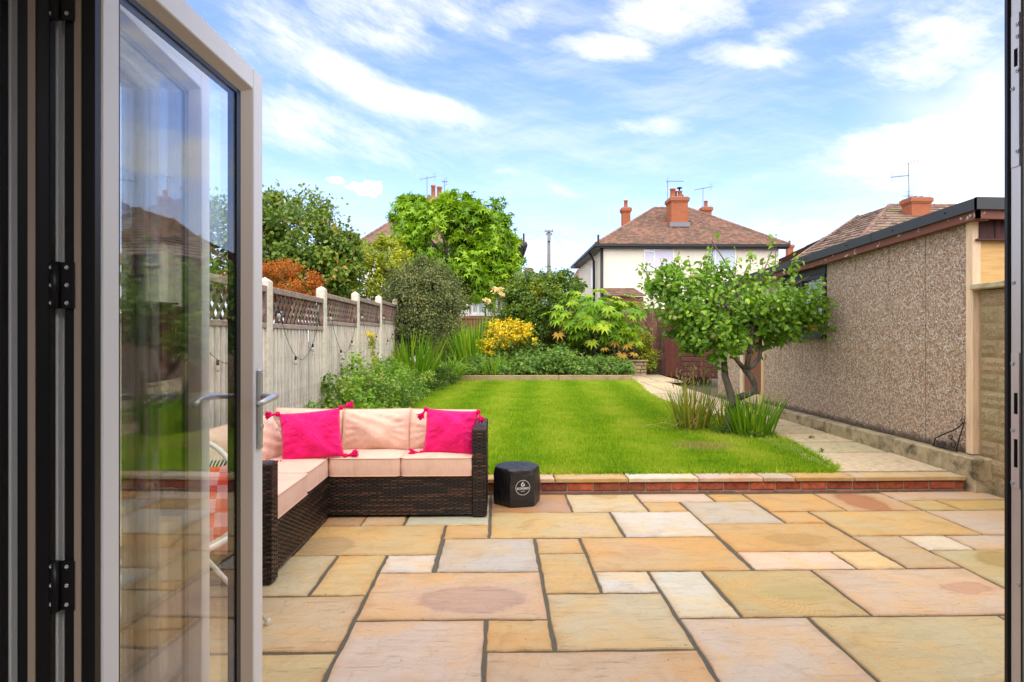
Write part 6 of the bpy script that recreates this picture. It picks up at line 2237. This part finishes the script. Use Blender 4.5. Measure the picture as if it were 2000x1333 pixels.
pillow('back_cushion', 'blush back cushion behind the left hot pink cushion at the corner', .56, .33, .20, stand(-1.50, 5.0, .60, 3, 14, -2), M_pinkseat, rr, M_piping, bg_, .02, wr=1.5)
pillow('back_cushion', 'blush back cushion leaning on the left wing next to the left hot pink cushion', .53, .35, .18, stand(-1.715, 4.53, .585, 80, 17, 0), M_pinkseat, rr, M_piping, bg_, .02, wr=1.5)
pillow('back_cushion', 'blush back cushion on the left wing behind the door frame, nearest the low arm', .58, .37, .19, stand(-1.68, 3.92, .60, 84, 20, 0), M_pinkseat, rr, M_piping, bg_, .02, wr=1.5)


def tassel(parent, p, d, rr, L=.085):
    """knotted bunch of threads hanging from a cushion corner"""
    b = MB()
    p, d = Vector(p), Vector(d).normalized()
    b.tube([p - d * .008, p, p + d * .015, p + d * .024], [.008, .019, .019, .012], 8)
    for i in range(44):
        a = Vector((rr.gauss(0, 1), rr.gauss(0, 1), rr.gauss(0, 1))) * .20
        e = (d + a).normalized()
        q = p + d * .018
        f = e * L * rr.uniform(.7, 1.1)
        b.tube([q, q + d * L * .3 + f * .22, q + f], [.0055, .006, .0035], 5)
    return b.build('tassel', M_tassel, parent, True)


for (lab, M4, w, h, tas) in (
    ('left hot pink tasselled scatter cushion, turned towards the corner of the sofa', stand(-1.36, 4.61, .613, 17, 17, 4), .435, .365, (((-1, 1), (-.8, -.1, .5)), ((1, 1), (.9, .2, -.2)), ((-1, -1), (-.4, -.15, .95)), ((1, -1), (.95, .05, .35)))),
    ('right hot pink tasselled scatter cushion leaning by the sofa arm', stand(-.355, 4.80, .605, -2, 15, -3), .405, .345, (((-1, 1), (-.4, -.9, .35)), ((1, 1), (.4, -.9, .45)), ((-1, -1), (-.95, .0, .35)), ((1, -1), (.2, -.6, .9))))):
    t = pillow('scatter_cushion', lab, w, h, .15, M4, M_hot, rr, None, 'hot pink cushions on the sofa', .055, wr=1.7)
    for ((sx, sy), d_) in tas:
        tassel(t, (sx * w * .497, sy * h * .497, .0), d_, rr, .085)

# ---------------------------------------------------------------- hexagonal covered fire pit with its round mark
FPX, FPY, FPR, FPH = .165, 5.03, .196, .305
m, n = newmat('black_cover')
co = n.n('ShaderNodeTexCoord').outputs['Object']
f = n.noise(co, 9, 5, .6, 1.2)
finish(n, n.mix(f, (.010, .010, .012, 1), (.018, .018, .021, 1)), n.m('MULTIPLY_ADD', f, .2, .30), .5, f, .55, .03)
M_cover = m
fp = tag(empty('fire_pit', (FPX, FPY, 0)), 'black hexagonal fire pit cover with a white round emblem on the patio', 'fire pit')
vs, fs = [], []
K = 60
prof = [(0.965, .0, 0), (.985, .012, 0), (1.0, .06, 0), (1.0, .16, .05), (.995, .23, .25), (.985, .265, .45), (.96, .286, .6), (.90, .298, .8), (.72, .302, 1), (.45, .3045, 1), (.2, .3035, 1)]
rr = random.Random(9)
for (k, z, rd) in prof:
    for i in range(K):
        a = 2 * math.pi * i / K
        # angle measured from -Y towards +X; corners at -17, 43, ... degrees
        th = (math.degrees(a) + 17) % 60 - 30
        hexr = math.cos(R(30)) / math.cos(R(th))
        r_ = FPR * k * (hexr * (1 - rd) + rd * .965)
        sag = 0
        if .9 > k:
            sag = .004 * math.sin(3 * a + 1) + .003 * math.sin(7 * a)
        elif .05 < z < .28:
            r_ += .0016 * math.sin(9 * a + z * 30) + .001 * math.sin(23 * a - z * 50)
        vs.append((math.sin(a) * r_, -math.cos(a) * r_, z + sag))
for q in range(len(prof) - 1):
    for i in range(K):
        j = (i + 1) % K
        fs.append((q * K + i, q * K + j, (q + 1) * K + j, (q + 1) * K + i))
fs.append(tuple((len(prof) - 1) * K + i for i in range(K)))
fs.append(tuple(range(K))[::-1])
cv = MB().add(vs, fs).build('cover', M_cover, fp)
smoothed(cv, 28)
M_print = plain('white_print', (.72, .72, .70), .6, .3, var=.02)
lab_ = empty('emblem')
lab_.parent = fp
ang = 13.0      # the lettered face looks this far to the right
lab_.location = (math.sin(R(ang)) * (FPR * math.cos(R(30)) + .0075), -math.cos(R(ang)) * (FPR * math.cos(R(30)) + .0075), .158)
lab_.rotation_euler = (R(90), 0, R(ang))


def ringmesh(r0, r1, n=48, z=0.0):
    vs = [(math.cos(2 * math.pi * i / n) * r, math.sin(2 * math.pi * i / n) * r, z) for r in (r0, r1) for i in range(n)]
    fs = [(i, (i + 1) % n, n + (i + 1) % n, n + i) for i in range(n)]
    return MB().add(vs, fs)


ringmesh(.0555, .0585).build('ring', M_print, lab_)


def flat(name, poly, parent, z=0):
    return MB().add([(x, y, z) for x, y in poly], [tuple(range(len(poly)))]).build(name, M_print, parent)


# two interlocking flame strokes
f1 = [(.004, .048), (-.007, .038), (-.0145, .024), (-.0135, .013), (-.007, .0075), (-.0068, .0125), (-.0085, .020), (-.004, .029), (.003, .037)]
f2 = [(.003, .032), (.0125, .030), (.0155, .021), (.0125, .0125), (.003, .0065), (-.003, .008), (-.0035, .016), (.0005, .022), (.004, .019), (.0015, .0135), (.006, .0135), (.0085, .020), (.006, .025)]
flat('flame', f1, lab_)
flat('flame', f2, lab_)


def text(name, s, size, y, parent, sx=1.0, bold=.0):
    cu = bpy.data.curves.new(name, 'FONT')
    cu.body = s
    cu.size = size
    cu.align_x = 'CENTER'
    cu.offset = bold
    o = bpy.data.objects.new(name, cu)
    C.objects.link(o)
    dg = bpy.context.evaluated_depsgraph_get()
    me = bpy.data.meshes.new_from_object(o.evaluated_get(dg))
    bpy.data.objects.remove(o)
    me.materials.clear()
    o = link(name, me, M_print, parent)
    o.location = (0, y, 0)
    o.scale = (sx, 1, 1)
    return o


text('lettering', 'ECOFUEGO', .0235, -.0145, lab_, .78, .0006)
text('lettering', 'FIREPITS', .0085, -.0315, lab_, 1.0, .0001)

# ---------------------------------------------------------------- string chairs behind the glass
M_cane = plain('white_cord', (.68, .66, .60), .6, .3, var=.05)


def string_chair(label, loc, rz, sc_=1.0):
    """egg shaped tube rim strung with cord, on three splayed legs; faces -Y"""
    t = tag(empty('string_chair', loc, R(rz)), label, 'chair', 'white string chairs on the patio')
    N = 56
    rim = []
    for i in range(N):
        a = 2 * math.pi * i / N
        cs, sn = math.cos(a), math.sin(a)
        wx = .36 * (1 + .06 * cs) - .03 * max(0, -cs)
        y = -.32 * cs + (.10 * max(0, -cs) ** 1.5)
        z = .37 + .03 * (1 - abs(cs)) + (.36 * max(0, -cs) ** 1.25) + .05 * max(0, sn * sn - .5)
        rim.append(Vector((wx * sn, y, z)) * sc_)
    MB().tube(rim, .014, 8, closed=True).build('rim', M_cane, t, True)
    foc = Vector((0, .05, .31)) * sc_
    hub = [foc + Vector((math.sin(2 * math.pi * i / N) * .075, -math.cos(2 * math.pi * i / N) * .05, .02 * -math.cos(2 * math.pi * i / N))) for i in range(N)]
    MB().tube(hub[::2], .008, 6, closed=True).build('hub_ring', M_cane, t, True)
    s = MB()
    for i in range(N):
        for q in (0, .5):
            a = rim[i].lerp(rim[(i + 1) % N], q)
            b = hub[i].lerp(hub[(i + 1) % N], q)
            mid = a.lerp(b, .5) - Vector((0, 0, .012))
            s.tube([a, mid, b], .0042, 4, cap=False)
    tag(s.build('cord_seat', M_cane, t, True), kind='stuff')
    for (a, b) in (((-.20, -.20, .39), (-.33, -.30, .0)), ((.20, -.20, .39), (.505, -.13, .0)), ((-.20, .20, .50), (-.30, .40, .0)), ((.20, .20, .50), (.30, .40, .0))):
        p0, p1 = Vector(a) * sc_, Vector(b)
        l = MB().tube([p0, p0.lerp(p1, .5), p1 + Vector((0, 0, .02))], [.011, .0105, .010], 8).build('leg', M_cane, t, True)
        MB().lathe([(.011, 0), (.013, .012), (.012, .028)], (p1.x, p1.y, 0), 8).build('foot_cap', M_cane, l)
    u = MB().tube([rim[42], Vector((-.2, .2, .5)) * sc_, Vector((-.12, 0, .29)), Vector((.12, 0, .29)), Vector((.2, .2, .5)) * sc_, rim[14]], .010, 6).build('brace', M_cane, t, True)
    return t


ch1 = string_chair('white string chair holding a checked cushion and pale throw, behind the door glass', (-1.575, 2.96, 0), 8, 1.06)
ch2 = string_chair('low white string chair seat showing at the bottom left through the glass', (-1.66, 2.28, 0), 82, .86)
# checked cushion
m, n = newmat('checked_terry')
co = n.n('ShaderNodeTexCoord').outputs['Object']
ck = n.n('ShaderNodeTexChecker', {'Vector': n.n('ShaderNodeMapping', {'Vector': co, 'Location': (.03, .02, 0)}).outputs[0], 'Color1': (.78, .085, .05, 1), 'Color2': (.80, .36, .38, 1), 'Scale': 15.5}).outputs[0]
g_ = n.noise(co, 190, 3, .6)
finish(n, n.mix(n.m('MULTIPLY', g_, .3), ck, (.5, .1, .1, 1)), .95, .1, g_, .9, .012)
pillow('checked_cushion', 'red and pink checked fluffy cushion standing on the string chair', .46, .42, .15, stand(-1.50, 3.01, .50, 5, 18, 2), m, random.Random(4), None, None, .05)
# knitted throw hanging over the back of that chair
M_throw = fabric('pale_throw', (.56, .64, .52), 160, 1.2, .95)
tv, tfs = [], []
nu, nvv = 16, 26
Mth = Matrix.Translation((-1.575, 2.98, .03)) @ Matrix.Rotation(R(8), 4, 'Z')
prof_t = [(.47, .46), (.455, .58), (.435, .69), (.415, .765), (.375, .783), (.335, .75), (.29, .66), (.22, .58), (.13, .44), (.02, .375), (-.12, .375), (-.24, .395)]
rq = random.Random(6)
for j in range(nvv + 1):
    f_ = j / nvv * (len(prof_t) - 1)
    i0 = min(int(f_), len(prof_t) - 2)
    y_ = prof_t[i0][0] + (prof_t[i0 + 1][0] - prof_t[i0][0]) * (f_ - i0)
    z_ = prof_t[i0][1] + (prof_t[i0 + 1][1] - prof_t[i0][1]) * (f_ - i0)
    for i in range(nu + 1):
        u_ = i / nu
        fold = .008 * math.sin(u_ * 19 + j * .25) + .004 * math.sin(u_ * 41)
        tv.append(Mth @ Vector((-.31 + .30 * u_ + .012 * math.sin(j * .5), y_ - fold * .6 - .03 * (abs(u_ - .9)), z_ + fold + .005)))
for j in range(nvv):
    for i in range(nu):
        a = j * (nu + 1) + i
        tfs.append((a, a + 1, a + nu + 2, a + nu + 1))
tb = MB().add(tv, tfs)
th = tb.build('throw', M_throw, None, True)
md = th.modifiers.new('thick', 'SOLIDIFY')
md.thickness = .008
tag(th, 'pale green knitted throw draped over the left of the string chair', 'throw')
